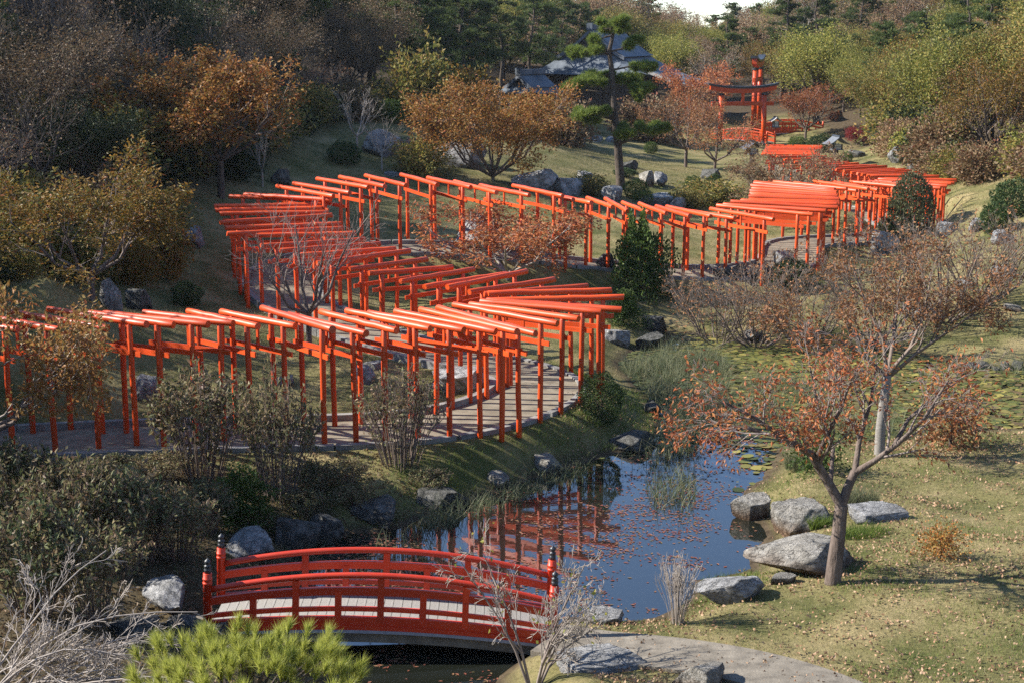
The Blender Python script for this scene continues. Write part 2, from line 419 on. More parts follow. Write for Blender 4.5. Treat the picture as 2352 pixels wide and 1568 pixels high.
# ------------------------------------------------------------------ the line of the gate path
GATES = [(-170,771,45,806), (-70,768,155,803), (25,762,265,800), (120,757,356,796), (200,766,423,798), (257,767,506,794), (352,765,569,791), (462,759,627,794), (540,762,720,797), (640,758,813,811), (705,763,894,805), (783,765,968,807), (848,763,1048,806), (898,765,1136,807), (962,761,1213,806), (1027,757,1263,813), (1067,749,1310,811), (1102,745,1366,789), (1145,741,1417,777), (1175,734,1465,761), (1190,728,1515,749), (1200,727,1519,724), (1193,717,1491,707), (1179,715,1437,696), (1143,709,1356,679), (1090,706,1287,668), (1038,699,1235,667), (975,686,1159,656), (904,667,1102,654), (852,656,1042,629), (775,645,1000,615), (732,623,963,608), (684,613,928,595), (634,602,893,586), (592,577,869,571), (556,574,835,560), (552,557,832,549), (538,545,810,528), (535,524,803,520), (525,513,788,510), (525,502,783,500), (557,481,802,490), (602,472,803,487), (658,452,835,485), (714,447,857,472), (767,437,907,461), (830,433,940,460), (891,428,992,453), (980,428,1068,453), (1042,434,1152,459), (1112,443,1210,468), (1170,449,1295,472), (1256,456,1370,480), (1300,465,1398,490), (1352,478,1447,497), (1433,484,1497,507), (1478,488,1532,515), (1520,495,1584,518), (1559,500,1629,523), (1602,503,1685,529), (1630,507,1733,533), (1660,510,1797,531), (1720,505,1905,540), (1745,503,1990,524), (1787,497,2040,508), (1807,490,2046,501), (1827,487,2048,493), (1833,476,2048,486), (1833,468,2045,480), (1833,460,2043,474), (1836,452,2042,468), (1840,445,2040,462), (2037,445,2143,465), (2077,445,2198,457), (2090,446,2225,459), (2105,446,2250,460), (2120,445,2275,460), (2130,444,2295,458), (2138,442,2310,455), (2145,440,2322,450), (2150,438,2330,446), (2160,437,2335,440), (2124,433,2293,433), (2116,429,2261,427), (2105,426,2244,422), (2092,425,2225,419), (2079,422,2207,417), (2060,418,2184,413), (2042,415,2162,409), (2025,410,2138,406), (2010,407,2120,404), (1990,404,2097,401), (1968,401,2073,398), (1940,397,2050,394), (1915,391,2035,389), (1893,386,2020,385), (1860,379,1999,381), (1861,375,2000,377), (1863,370,2003,372), (1866,365,2005,367), (1868,360,2007,362), (1870,356,2008,358)]
S2 = 2352.0 / 2500.0
ZTOP_K = {0: 3.5, 6: 3.4, 12: 3.3, 16: 3.15, 20: 3.0, 27: 3.05, 30: 3.3, 33: 3.4, 36: 3.6, 40: 3.9, 44: 4.4, 47: 4.5, 50: 4.35, 53: 3.95, 56: 3.35, 59: 3.1, 61: 3.1, 66: 3.3, 71: 3.3, 72: 3.1, 81: 2.75, 82: 2.65, 91: 2.4, 101: 2.4}
HGT_K = {0: 2.8, 6: 2.75, 12: 2.6, 16: 2.42, 20: 2.32, 30: 2.32, 102: 2.32}
gates = []                                  # mid x, mid y, angle, log length, top z, foot z
for i, g in enumerate(GATES):
    zt = float(np.interp(i, list(ZTOP_K), list(ZTOP_K.values())))
    zf = zt - float(np.interp(i, list(HGT_K), list(HGT_K.values())))
    a = at(g[0] * S2, g[1] * S2, zt); b = at(g[2] * S2, g[3] * S2, zt)
    d = b - a; m = (a + b) / 2
    gates.append([m[0], m[1], math.atan2(d[1], d[0]), float(np.clip(np.hypot(d[0], d[1]), 2.55, 3.9)), zt, zf, float(i)])
def between(i0, i1, t):
    p, r = gates[i0], gates[i1]
    return [p[k] + (r[k] - p[k]) * t for k in range(7)]
extra = [between(71, 72, t) for t in (.25, .5, .75)] + [between(i, i + 1, .5) for i in list(range(63, 71)) + list(range(96, 101))]
gates = sorted(gates + extra, key=lambda g: g[6])
_rj = np.random.RandomState(9)
for g in gates:
    g[4] += _rj.normal(0, .025); g[2] += _rj.normal(0, .012); g[3] *= _rj.uniform(.97, 1.03)
gm = np.array([[g[0], g[1], g[5]] for g in gates])
pad = np.concatenate([gm[:1] + (gm[:1] - gm[1:2]) * np.arange(12, 0, -1)[:, None], gm, gm[-1:] + np.array([[0.1, 1.0, -0.0]]) * np.arange(1, 14)[:, None]])
ker = np.exp(-np.arange(-4, 5) ** 2 / 8.0); ker /= ker.sum()
line = np.stack([np.convolve(np.pad(pad[:, k], 4, 'edge'), ker, 'valid') for k in range(3)], 1)
seg = np.concatenate([[0], np.cumsum(np.hypot(*np.diff(line[:, :2], axis=0).T))])
sN = np.arange(0, seg[-1], 0.4)
PATH = np.stack([np.interp(sN, seg, line[:, k]) for k in range(3)], 1)
for _ in range(6):
    PATH[1:-1] = (PATH[:-2] + PATH[1:-1] * 2 + PATH[2:]) / 4

# ------------------------------------------------------------------ pond outline and ground heights
WATER = -0.15
POND_PX = [(700, 1700), (745, 1568), (735, 1500), (690, 1420), (640, 1330), (650, 1290), (700, 1255), (780, 1225), (900, 1215), (1000, 1170), (1100, 1140), (1230, 1095), (1330, 1062), (1420, 1035), (1500, 1005), (1515, 960), (1495, 920), (1450, 880), (1415, 835), (1450, 805), (1525, 792), (1545, 765), (1640, 775), (1700, 790), (1800, 792), (1950, 792), (2100, 812), (2230, 845), (2352, 850), (2700, 860), (2700, 985), (2352, 985), (2200, 995), (2080, 1010), (1960, 1018), (1850, 1020), (1790, 1030), (1780, 1060), (1760, 1100), (1715, 1130), (1705, 1175), (1765, 1215), (1770, 1235), (1735, 1275), (1730, 1315), (1610, 1335), (1590, 1385), (1525, 1422), (1440, 1428), (1310, 1422), (1285, 1440), (1255, 1500), (1190, 1530), (1150, 1568), (1120, 1700)]
POND = np.array([at(x, y, WATER)[:2] for x, y in POND_PX])
def poly_sdf(P, poly):
    "signed distance to polygon (negative inside)"
    P = np.asarray(P, float)
    a = poly; b = np.roll(poly, -1, 0)
    d2 = np.full(len(P), 1e18); inside = np.zeros(len(P), bool)
    for p, q in zip(a, b):
        e = q - p; w = P - p
        t = np.clip((w @ e) / (e @ e + 1e-12), 0, 1)
        d2 = np.minimum(d2, ((w - t[:, None] * e) ** 2).sum(1))
        c = ((p[1] > P[:, 1]) != (q[1] > P[:, 1]))
        with np.errstate(divide='ignore', invalid='ignore'):
            xi = (q[0] - p[0]) * (P[:, 1] - p[1]) / (q[1] - p[1] + 1e-12) + p[0]
        inside ^= c & (P[:, 0] < xi)
    d = np.sqrt(d2)
    return np.where(inside, -d, d)
def line_dist(P, L):
    "distance and z of the nearest place on polyline L (n,3)"
    P = np.asarray(P, float)
    best = np.full(len(P), 1e9); z = np.zeros(len(P))
    for s in range(0, len(P), 20000):
        Q = P[s:s + 20000]
        d = (Q[:, None, 0] - L[None, :, 0]) ** 2 + (Q[:, None, 1] - L[None, :, 1]) ** 2
        j = d.argmin(1)
        best[s:s + 20000] = np.sqrt(d[np.arange(len(Q)), j]); z[s:s + 20000] = L[j, 2]
    return best, z

CTRL_PX = [(1912, 1345, .42), (2350, 1540, .65), (2350, 1300, .5), (2350, 1120, .35), (2100, 1080, .2), (1960, 1060, .15), (1700, 1568, .5), (2000, 1568, .6), (1500, 1450, .2), (1350, 1460, .22), (1800, 1250, .2), (2000, 1200, .35),
           (440, 1440, .35), (300, 1400, .5), (480, 1500, .4), (0, 1500, 1.2), (0, 1300, 1.1), (200, 1200, .8), (450, 1150, .45), (600, 1130, .45), (0, 1120, .8), (300, 1100, .65), (760, 1120, .35), (950, 1100, .45),
           (500, 880, 1.0), (250, 850, 1.3), (100, 880, 1.4), (700, 850, .9), (900, 820, .85), (1000, 760, .8),
           (450, 650, 1.7), (300, 720, 1.6), (215, 700, 1.8), (420, 545, 2.6), (510, 450, 3.2), (440, 490, 3.0), (0, 700, 3.0), (100, 600, 4.0),
           (640, 420, 3.0), (720, 390, 3.1), (850, 365, 3.3), (930, 385, 2.9), (1000, 400, 2.7), (1130, 412, 2.4), (1080, 560, 1.5), (1180, 640, .8), (1000, 600, 1.1),
           (1240, 325, 3.0), (1320, 350, 2.4), (1260, 395, 2.3), (1400, 385, 1.2), (1425, 432, 1.2), (1500, 440, .9), (1550, 400, .8), (1650, 400, .5), (1580, 470, .7), (1480, 560, 1.0), (1600, 540, .7),
           (1700, 560, .5), (1500, 700, .3), (1600, 700, .25), (1740, 335, .2), (1650, 345, .2), (1900, 352, .2), (2000, 345, .3), (1450, 330, 1.0), (1350, 325, 1.6),
           (1750, 720, .2), (1900, 720, .2), (2050, 720, .3), (2250, 760, .3), (2340, 700, .9), (2300, 560, 2.0), (2230, 480, 2.2), (2160, 560, .9), (2000, 600, .4)]
ctrl = [tuple(at(x, y, z)) for x, y, z in CTRL_PX]
ctrl += [(-30, 10, 5), (-14, 14, 3.2), (0, 12, 3.2), (12, 12, 2.2), (30, 12, 2), (0, 4, 7.0), (-30, 0, 9), (30, 0, 5), (-6, 18.5, 1.0), (3, 18, 1.0), (14, 20, .8), (24, 24, 1.0),
         (-18, 26, 1.8), (-26, 26, 4), (-45, 26, 10), (-18, 36, 2.6), (-26, 38, 5.5), (-45, 38, 12), (-17, 48, 4.2), (-25, 50, 7), (-45, 55, 13), (-70, 40, 18), (-14, 58, 4.6), (-22, 62, 7), (-42, 70, 13), (-11, 72, 4.6), (-20, 80, 7.5), (-40, 95, 13), (-9, 90, 4.4), (-18, 100, 7), (-6, 110, 3.8), (-20, 125, 7), (-45, 130, 13), (-70, 90, 20), (-80, 150, 18),
         (0, 130, 2.6), (7, 140, 2.2), (0, 160, 4), (20, 150, 2.0), (34, 150, 3.2), (10, 185, 4.5), (40, 190, 5.5), (-30, 180, 10), (0, 230, 6.0), (30, 230, 5.6), (60, 230, 9), (-60, 240, 16), (100, 230, 20), (0, 300, 6), (60, 300, 8), (-80, 300, 18),
         (16, 24, .6), (20, 36, .5), (22, 46, .6), (24, 56, 2.6), (26, 64, 4.0), (24, 72, 2.6), (24, 82, 1.6), (27, 96, 2.2), (30, 110, 2.4), (32, 128, 3.0), (36, 64, 10), (35, 84, 8.0), (40, 104, 9.0), (46, 130, 10), (60, 70, 22), (60, 110, 20), (85, 90, 32), (70, 160, 18), (34, 40, 4), (50, 40, 12)]
ctrl = np.array(ctrl, float)
def rbf_fit(P, z):
    d = np.hypot(P[:, None, 0] - P[None, :, 0], P[:, None, 1] - P[None, :, 1])
    n = len(P)
    A = np.zeros((n + 3, n + 3)); A[:n, :n] = d + np.eye(n) * -0.6
    A[:n, n] = 1; A[:n, n + 1:] = P; A[n, :n] = 1; A[n + 1:, :n] = P.T
    return np.linalg.solve(A, np.concatenate([z, np.zeros(3)]))
RW = rbf_fit(ctrl[:, :2], ctrl[:, 2])
rs0 = np.random.RandomState(5)
_wv = rs0.normal(0, 1, (14, 2)); _wp = rs0.uniform(0, 6.28, 14); _wf = np.linspace(0.25, 2.4, 14)
LAWN_PATH_PX = [(1262, 1462, .24), (1340, 1478, .26), (1420, 1486, .3), (1520, 1493, .36), (1620, 1507, .44), (1720, 1526, .48), (1820, 1552, .52), (1920, 1590, .56), (2010, 1640, .6)]
LP = np.array([at(x, y, z) for x, y, z in LAWN_PATH_PX])
def dense(L, step=0.2):
    s = np.concatenate([[0], np.cumsum(np.hypot(*np.diff(L[:, :2], axis=0).T))])
    t = np.arange(0, s[-1], step)
    D = np.stack([np.interp(t, s, L[:, k]) for k in range(3)], 1)
    for _ in range(8): D[1:-1] = (D[:-2] + 2 * D[1:-1] + D[2:]) / 4
    return D
LAWN_PATH = dense(LP)
LEFT_PATH = dense(np.array([at(480, 1445, .38), at(455, 1441, .42), at(425, 1438, .43), at(395, 1436, .44)]))
def sstep(x):
    x = np.clip(x, 0, 1); return x * x * (3 - 2 * x)
def ground(P):
    P = np.atleast_2d(np.asarray(P, float))[:, :2]
    z = np.empty(len(P))
    for s in range(0, len(P), 20000):
        Q = P[s:s + 20000]
        d = np.hypot(Q[:, None, 0] - ctrl[None, :, 0], Q[:, None, 1] - ctrl[None, :, 1])
        z[s:s + 20000] = d @ RW[:-3] + RW[-3] + Q @ RW[-2:]
    z += sum(np.sin(P @ (_wv[i] * _wf[i]) + _wp[i]) for i in range(14)) * 0.016
    sd = poly_sdf(P, POND)
    z = np.where(sd > 0, np.maximum(z, WATER + 0.06 + 0.12 * sd.clip(0, 2)), z)
    t = sstep(sd / 1.3)
    z = np.where(sd > 0, (WATER + 0.04) * (1 - t) + z * t, z)
    z = np.where(sd <= 0, WATER + 0.04 - 0.75 * sstep(-sd / 0.9), z)
    for L, hw, fade in ((PATH, 1.25, 1.3), (LAWN_PATH, 0.75, 0.9), (LEFT_PATH, 0.6, 0.9)):
        d, pz = line_dist(P, L)
        w = 1 - sstep((d - hw) / fade)
        w = w * sstep((sd + 0.1) / 0.5)
        z = z * (1 - w) + (pz - 0.06) * w
    return z
def gz(x, y):
    return float(ground(np.array([[x, y]]))[0])
def on_ground(px, py, iters=30):
    "where the sight line through a place of the photograph meets the ground"
    r, dy, dz = ray(px, py)
    lo, hi = 8.0, 260.0
    Y = np.concatenate([np.linspace(16, 80, 400), np.linspace(80, 240, 400)])
    X = r / dy * Y; Z = CZ + dz / dy * Y
    g = ground(np.stack([X, Y], 1))
    k = np.argmax(g >= Z)
    return np.array([X[k], Y[k], g[k]])

xs = np.concatenate([-np.geomspace(20, 110, 45)[::-1], np.arange(-19.7, 17, 0.3), np.geomspace(17.3, 115, 50)])
ys = np.concatenate([np.linspace(-6, 17, 30), np.arange(17.3, 62, 0.3), np.geomspace(62.5, 330, 105)])
GX, GY = np.meshgrid(xs, ys)
GP = np.stack([GX.ravel(), GY.ravel()], 1)
GZ = ground(GP)
ti = np.arange(len(xs) * len(ys)).reshape(len(ys), len(xs))
tq = np.stack([ti[:-1, :-1], ti[:-1, 1:], ti[1:, 1:], ti[1:, :-1]], -1).reshape(-1, 4)
# ground material: lawn, dry lawn, woodland litter by where each really lies
m, nt, b = new_mat('ground_soil_and_turf')
n1 = noise_node(nt, 0.55, 8, 0.65); r1 = ramp_node(nt, [(0.09, 0.098, 0.032), (0.19, 0.168, 0.07), (0.30, 0.24, 0.12)], [0.36, 0.5, 0.64])
nt.links.new(n1.outputs['Fac'], r1.inputs[0])
n2 = noise_node(nt, 14, 8, 0.75); r2 = ramp_node(nt, [(0.55, 0.5, 0.45), (1, 1, 1), (1.25, 1.2, 1.1)], [0.3, 0.5, 0.7])
nt.links.new(n2.outputs['Fac'], r2.inputs[0])
mx = nt.nodes.new('ShaderNodeMix'); mx.data_type = 'RGBA'; mx.blend_type = 'MULTIPLY'; mx.inputs['Factor'].default_value = 1
nt.links.new(r1.outputs[0], mx.inputs['A']); nt.links.new(r2.outputs[0], mx.inputs['B'])
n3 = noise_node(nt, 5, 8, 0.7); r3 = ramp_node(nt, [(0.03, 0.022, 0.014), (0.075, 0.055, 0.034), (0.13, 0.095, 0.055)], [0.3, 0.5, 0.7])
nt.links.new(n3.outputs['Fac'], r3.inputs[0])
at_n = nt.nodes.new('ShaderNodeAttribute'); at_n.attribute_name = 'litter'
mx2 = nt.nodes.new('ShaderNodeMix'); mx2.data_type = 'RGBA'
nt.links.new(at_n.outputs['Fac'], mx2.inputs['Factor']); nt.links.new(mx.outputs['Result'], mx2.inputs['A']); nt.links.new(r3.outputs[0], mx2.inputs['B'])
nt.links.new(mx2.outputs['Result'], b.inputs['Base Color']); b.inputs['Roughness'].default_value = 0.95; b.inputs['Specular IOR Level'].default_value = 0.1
bp = nt.nodes.new('ShaderNodeBump'); bp.inputs['Strength'].default_value = 0.7; bp.inputs['Distance'].default_value = 0.06
nt.links.new(n2.outputs['Fac'], bp.inputs['Height']); nt.links.new(bp.outputs[0], b.inputs['Normal'])
M['ground'] = m
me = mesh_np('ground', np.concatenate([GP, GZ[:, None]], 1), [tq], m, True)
def wood_edge(y):            # x of the edge of the left wood at distance y
    return np.interp(y, [0, 20, 30, 40, 48, 56, 64, 76, 90, 110, 125, 400], [-11, -13, -14.5, -14, -13, -12.5, -11.5, -10.5, -9, -4, 0, 0])
def wood_edge_r(y):
    return np.interp(y, [0, 50, 62, 76, 90, 110, 140, 400], [26, 25, 25, 23.5, 24, 27, 24, 8])
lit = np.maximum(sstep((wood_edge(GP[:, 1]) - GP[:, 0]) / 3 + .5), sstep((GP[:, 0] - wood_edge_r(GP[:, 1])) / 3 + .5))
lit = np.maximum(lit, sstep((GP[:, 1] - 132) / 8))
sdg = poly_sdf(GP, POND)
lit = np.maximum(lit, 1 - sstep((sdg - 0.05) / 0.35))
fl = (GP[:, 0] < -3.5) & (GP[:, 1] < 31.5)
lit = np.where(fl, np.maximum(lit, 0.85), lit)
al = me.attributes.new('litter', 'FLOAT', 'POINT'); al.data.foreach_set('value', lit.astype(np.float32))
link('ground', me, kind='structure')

# water: one sheet over the pond
m, nt, b = new_mat('pond_water')
b.inputs['Base Color'].default_value = (0.012, 0.014, 0.010, 1); b.inputs['Roughness'].default_value = 0.03; b.inputs['IOR'].default_value = 2.4
n1 = noise_node(nt, 1.6, 3, 0.5); bp = nt.nodes.new('ShaderNodeBump'); bp.inputs['Strength'].default_value = 0.05; bp.inputs['Distance'].default_value = 0.05
nt.links.new(n1.outputs['Fac'], bp.inputs['Height']); nt.links.new(bp.outputs[0], b.inputs['Normal'])
wx0, wy0 = POND.min(0) - 1; wx1, wy1 = POND.max(0) + 1
link('pond_water', mesh_np('pond_water', [(wx0, wy0, WATER), (wx1, wy0, WATER), (wx1, wy1, WATER), (wx0, wy1, WATER)], [[[0, 1, 2, 3]]], m), kind='structure')

# ribbons: paths with kerbs
def ribbon(L, h0, h1, z0, z1=None, jig=0):
    t = np.gradient(L[:, :2], axis=0); t = nrm(t)
    n = np.stack([-t[:, 1], t[:, 0]], 1)
    a = np.concatenate([L[:, :2] + n * h0, (L[:, 2] + z0)[:, None]], 1)
    b_ = np.concatenate([L[:, :2] + n * h1, (L[:, 2] + (z0 if z1 is None else z1))[:, None]], 1)
    return a, b_
def path_obj(name, L, hw, mat):
    mb = MB()
    a, b_ = ribbon(L, -hw, hw, 0.0)
    a2, b2 = ribbon(L, -hw, hw, -0.25)
    mb.grid(np.stack([a2, a, b_, b2], 1))
    return link(name, mb.mesh(name, mat), kind='structure')
def kerb(parent, L, h0, h1, zt, piece=1.2):
    n = max(1, int(round(len(L) * 0.4 / piece)))
    for ch in np.array_split(np.arange(len(L)), n):
        c = L[ch[0]:min(len(L), ch[-1] + 2)]
        if len(c) < 2: continue
        a, b_ = ribbon(c, h0, h1, zt); a2, b2 = ribbon(c, h0, h1, -0.45)
        V = np.stack([a2, a, b_, b2], 1)
        e = nrm(V[-1] - V[0]) * 0.006
        V[0] += e; V[-1] -= e
        mb = MB(); mb.grid(V)
        k = len(V)
        mb.add(np.concatenate([V[0], V[-1]]), [[0, 1, 2, 3], [7, 6, 5, 4]])
        link('kerb_stone', mb.mesh('kerb_stone', M['kerb']), parent)
gate_path = path_obj('gate_path', PATH, 1.06, M['paving'])
kerb(gate_path, PATH[:150], 1.06, 1.24, 0.15)
kerb(gate_path, PATH[:150], -1.24, -1.06, 0.05)
kerb(gate_path, PATH[150:230], 1.06, 1.24, 0.10, 2)
kerb(gate_path, PATH[150:230], -1.24, -1.06, 0.06, 2)
lawn_path = path_obj('concrete_path', LAWN_PATH, 0.62, M['concrete'])
left_path = path_obj('stone_path', LEFT_PATH, 0.5, M['concrete'])

# ------------------------------------------------------------------ torii gates along the path
ORD = ['first', 'second', 'third', 'fourth', 'fifth', 'sixth', 'seventh', 'eighth', 'ninth', 'tenth', 'eleventh', 'twelfth', 'thirteenth', 'fourteenth', 'fifteenth', 'sixteenth', 'seventeenth', 'eighteenth', 'nineteenth', 'twentieth']
rs = np.random.RandomState(3)
def log_mesh(seed):
    r_ = np.random.RandomState(seed)
    P = 9
    x = np.linspace(-0.5, 0.5, P)
    pts = np.stack([x, r_.normal(0, 0.004, P), r_.normal(0, 0.004, P)], 1)
    mb = MB(); mb.tube(pts, 0.078 + r_.normal(0, 0.0025, P) + 0.005 * x, 12)
    me = mb.mesh('lintel_log', M['vermilion'])
    sm = np.zeros(len(me.polygons), bool); sm[:(P - 1) * 12] = True
    me.polygons.foreach_set('use_smooth', sm)
    return me
LOGS = [log_mesh(s) for s in range(5)]
def post_mesh(seed):
    r_ = np.random.RandomState(seed + 50)
    mb = MB(); z = np.linspace(0, 1, 6)
    mb.tube(np.stack([r_.normal(0, 0.003, 6), r_.normal(0, 0.003, 6), z], 1), 0.066 + r_.normal(0, 0.0015, 6) - 0.004 * z, 10)
    return mb.mesh('post', M['vermilion'], True)
POSTS = [post_mesh(s) for s in range(4)]
BEAM = MB().box((0, 0, 0), (1, 0.038, 0.115)).mesh('tie_beam', M['vermilion'])
STRUT = MB().box((0, 0, 0.5), (0.062, 0.045, 1)).mesh('strut', M['vermilion'])
WEDGE = MB().box((0, 0, 0), (0.055, 0.03, 0.03)).mesh('wedge', M['vermilion'])
SECTIONS = [(17, 'from the left in the front row'), (24, 'round the near bend beside the round clipped bush'), (32, 'after the near bend, going up and left'), (43, 'from the front round the left bend'), (62, 'from the left in the middle row'), (71.1, 'from the front in the dense stack on the right'), (71.9, 'half hidden behind the dense stack on the right'), (82, 'from the left behind the egg-shaped conifer'), (92, 'from the front in the far right row'), (96, 'of those behind the dry leafed cherry tree'), (999, 'from the front leading to the great torii')]
_cnt = {}
def gate_label(v):
    k = next(j for j, s in enumerate(SECTIONS) if v < s[0])
    n_ = _cnt.get(k, 0); _cnt[k] = n_ + 1
    return f'slim vermilion log torii, {ORD[n_]} {SECTIONS[k][1]}'
for i, g in enumerate(gates):
    mx_, my_, ang, L, zt, zf, gi = g
    h = zt - zf
    t = thing('torii_gate', gate_label(gi), 'torii', (mx_, my_, zf), ang, 'vermilion gates along the winding path')
    link('lintel_log', LOGS[i % 5], t, loc=(0, 0, h), rot=(rs.uniform(0, 6.28), rs.normal(0, 0.006), rs.normal(0, 0.008)), scale=(L, 1, 1))
    px_ = 0.345 * L
    for s in (-1, 1):
        link('post', POSTS[rs.randint(4)], t, loc=(s * px_, rs.normal(0, .01), -0.15), rot=(rs.normal(0, .006), -s * 0.006 + rs.normal(0, .006), rs.uniform(0, 6)), scale=(1, 1, h + 0.15 - 0.05))
    gap = 0.42 + (h - 2.3) * 0.42
    link('tie_beam', BEAM, t, loc=(0, 0, h - gap - 0.06), rot=(0, rs.normal(0, .004), 0), scale=(L * 0.345 * 2 + 0.56, 1, 1))
    link('strut', STRUT, t, loc=(0, 0, h - gap), scale=(1, 1, gap - 0.04))
    if i < 34:
        for s in (-1, 1):
            link('wedge', WEDGE, t, loc=(s * (px_ + 0.085), 0, h - gap + 0.012), rot=(0, s * 0.12, 0))

# ------------------------------------------------------------------ vermilion arched bridges
def sweep_box(mb, x, zc, y, w, hgt):
    V = np.stack([np.stack([x, np.full_like(x, y + dy), zc + dz], 1) for dy, dz in ((-w / 2, -hgt / 2), (-w / 2, hgt / 2), (w / 2, hgt / 2), (w / 2, -hgt / 2), (-w / 2, -hgt / 2))], 1)
    mb.grid(V, True)
    mb.add(np.concatenate([V[0][:4], V[-1][:4]]), [[0, 1, 2, 3], [7, 6, 5, 4]])
def rail_bridge(label, origin, ang, L, w, red, k=1.0, planks=36, nb=7, finials=True, rise=0.3, group=None):
    t = thing('arched_bridge', label, 'bridge', origin, ang, group)
    x = np.linspace(0, L, 33)
    rr_ = (rise + .19, rise + .125, rise + .065, rise + .015)
    arch = lambda xx: 1 - (2 * np.asarray(xx) / L - 1) ** 2
    def swept(name, y, base, rs_, ww, hh, mat, parent=t, x0=0.0, x1=L):
        xx = np.linspace(x0, x1, 33)
        mb = MB(); sweep_box(mb, xx, base * k + rs_ * arch(xx), y, ww, hh)
        return link(name, mb.mesh(name, mat), parent)
    swept('concrete_beam', w / 2, -0.22, rise, w - 0.16, 0.24, M['concrete'])
    swept('grey_edge', 0.012, -0.125, rise, 0.05, 0.05, M['grey_edge']); swept('grey_edge', w - 0.012, -0.125, rise, 0.05, 0.05, M['grey_edge'])
    swept('fascia', 0.02, -0.065, rise, 0.05, 0.066, red); swept('fascia', w - 0.02, -0.065, rise, 0.05, 0.066, red)
    pm = [surf_plank] if planks else []
    for i in range(planks):
        xc = (i + 0.5) * L / planks
        sl = -math.atan(rise * 4 * (1 - 2 * xc / L) / L)
        link('deck_plank', PLANKS[i % 3], t, loc=(xc, w / 2, rise * float(arch(xc)) - 0.015 + 0.002 * (i % 2)), rot=(0, sl, 0), scale=((L / planks - 0.008), w - 0.12, 1))
    for side, y in ((0, 0.07), (1, w - 0.07)):
        mb = MB(); mb.tube(np.stack([x, np.full_like(x, y), 0.62 * k + rr_[0] * arch(x)], 1), 0.052 * min(1, k), 10, caps=True)
        link('handrail', mb.mesh('handrail', red, True), t)
        swept('upper_rail', y, 0.425, rr_[1], 0.07, 0.125 * k, red)
        swept('middle_rail', y, 0.175, rr_[2], 0.05, 0.075 * k, red)
        swept('bottom_rail', y, 0.005, rr_[3], 0.08, 0.175 * k, red)
        for j in range(1, nb + 1):
            xc = L * j / (nb + 1); a = float(arch(xc))
            tall = j % 2 == 0
            z0 = 0.0 + rr_[3] * a; z1 = (0.58 * k + rr_[0] * a) if tall else (0.42 * k + rr_[1] * a)
            link('baluster', MB().box((xc, y, (z0 + z1) / 2), (0.105, 0.088, z1 - z0)).mesh('baluster', red), t)
        for xe in (-0.05, L + 0.05):
            mb = MB(); pr = [(0.0, -0.5), (0.072, -0.5), (0.072, 0.72), (0.08, 0.725), (0.08, 0.745), (0.072, 0.75), (0.072, 0.79), (0.08, 0.795), (0.08, 0.815), (0.072, 0.82), (0.072, 0.90), (0.066, 0.905), (0, 0.905)]
            mb.lathe([(r_, z_ * (k if z_ > 0 else 1)) for r_, z_ in pr], 16)
            p = link('end_post', mb.mesh('end_post', red, True), t, loc=(xe, y, 0))
            if finials:
                mb = MB(); mb.lathe([(0.0, 0), (0.062, 0), (0.062, 0.05), (0.066, 0.055), (0.066, 0.07), (0.06, 0.075), (0.06, 0.13), (0.066, 0.135), (0.064, 0.15), (0.04, 0.16), (0.036, 0.175), (0.055, 0.2), (0.062, 0.225), (0.05, 0.25), (0.02, 0.27), (0.004, 0.30), (0, 0.3)], 14)
                link('finial', mb.mesh('finial', M['black_metal'], True), p, loc=(0, 0, 0.905 * k), scale=(.88, .88, .85))
    return t
surf_plank = M['plank_wood']
PLANKS = []
for s in range(3):
    PLANKS.append(MB().box((0, 0, 0), (1, 1, 0.035)).mesh('deck_plank', M['plank_wood']))
A = at(482, 1440, .42); B = at(1262, 1468, .20)
d = B - A
RB = rail_bridge('red arched footbridge with black finials over the pond in the foreground', (A[0], A[1], 0.42), math.atan2(d[1], d[0]), float(np.hypot(d[0], d[1])), 1.34, M['bridge_red'], rise=0.15)
RB.rotation_euler[1] = math.asin(0.22 / float(np.linalg.norm(d)))
# abutment slabs at the bridge ends
for p, lab, a_ in ((A, 'stone slab at the left end of the red footbridge', -0.35), (B, 'stone slab at the right end of the red footbridge', 0.35)):
    pass

# ------------------------------------------------------------------ great torii, far bridges, lanterns
def great_torii(label, loc, rotz, W, H, r, crest=None):
    t = thing('great_torii', label, 'torii', loc, rotz, 'great torii by the far bridges')
    for s in (-1, 1):
        mb = MB(); mb.tube([(s * (W / 2 + 0.06), 0, -0.3), (s * W / 2, 0, H * 0.86)], [r, r * 0.9], 14)
        p = link('pillar', mb.mesh('pillar', M['vermilion'], True), t)
        link('black_foot', MB().lathe([(r * 1.12, -0.2), (r * 1.12, 0.25), (r, 0.27)], 14, (s * (W / 2 + 0.06), 0, 0)).mesh('black_foot', M['black_metal'], True), p)
    K = W * 1.62
    x = np.linspace(-K / 2, K / 2, 21); up = H * 0.06 * (np.abs(x) / (K / 2)) ** 2.4
    mb = MB(); sweep_box(mb, x, H * 0.975 + up, 0, r * 2.5, H * 0.035); link('black_crest', mb.mesh('black_crest', M['black_metal']), t)
    x2 = x * 0.95
    mb = MB(); sweep_box(mb, x2, H * 0.915 + up, 0, r * 1.7, H * 0.075); link('crossbeam', mb.mesh('crossbeam', M['vermilion']), t)
    link('tie_beam', MB().box((0, 0, H * 0.70), (W * 1.45, r * 0.8, H * 0.07)).mesh('tie_beam', M['vermilion']), t)
    link('centre_strut', MB().box((0, 0, H * 0.81), (r * 1.1, r * 0.6, H * 0.15)).mesh('centre_strut', M['vermilion']), t)
    for s in (-1, 1):
        link('black_collar', MB().lathe([(r * 1.15, H * 0.845), (r * 1.15, H * 0.875)], 14, (s * W / 2, 0, 0)).mesh('black_collar', M['black_metal'], True), t)
    return t
p = on_ground(1703, 334)
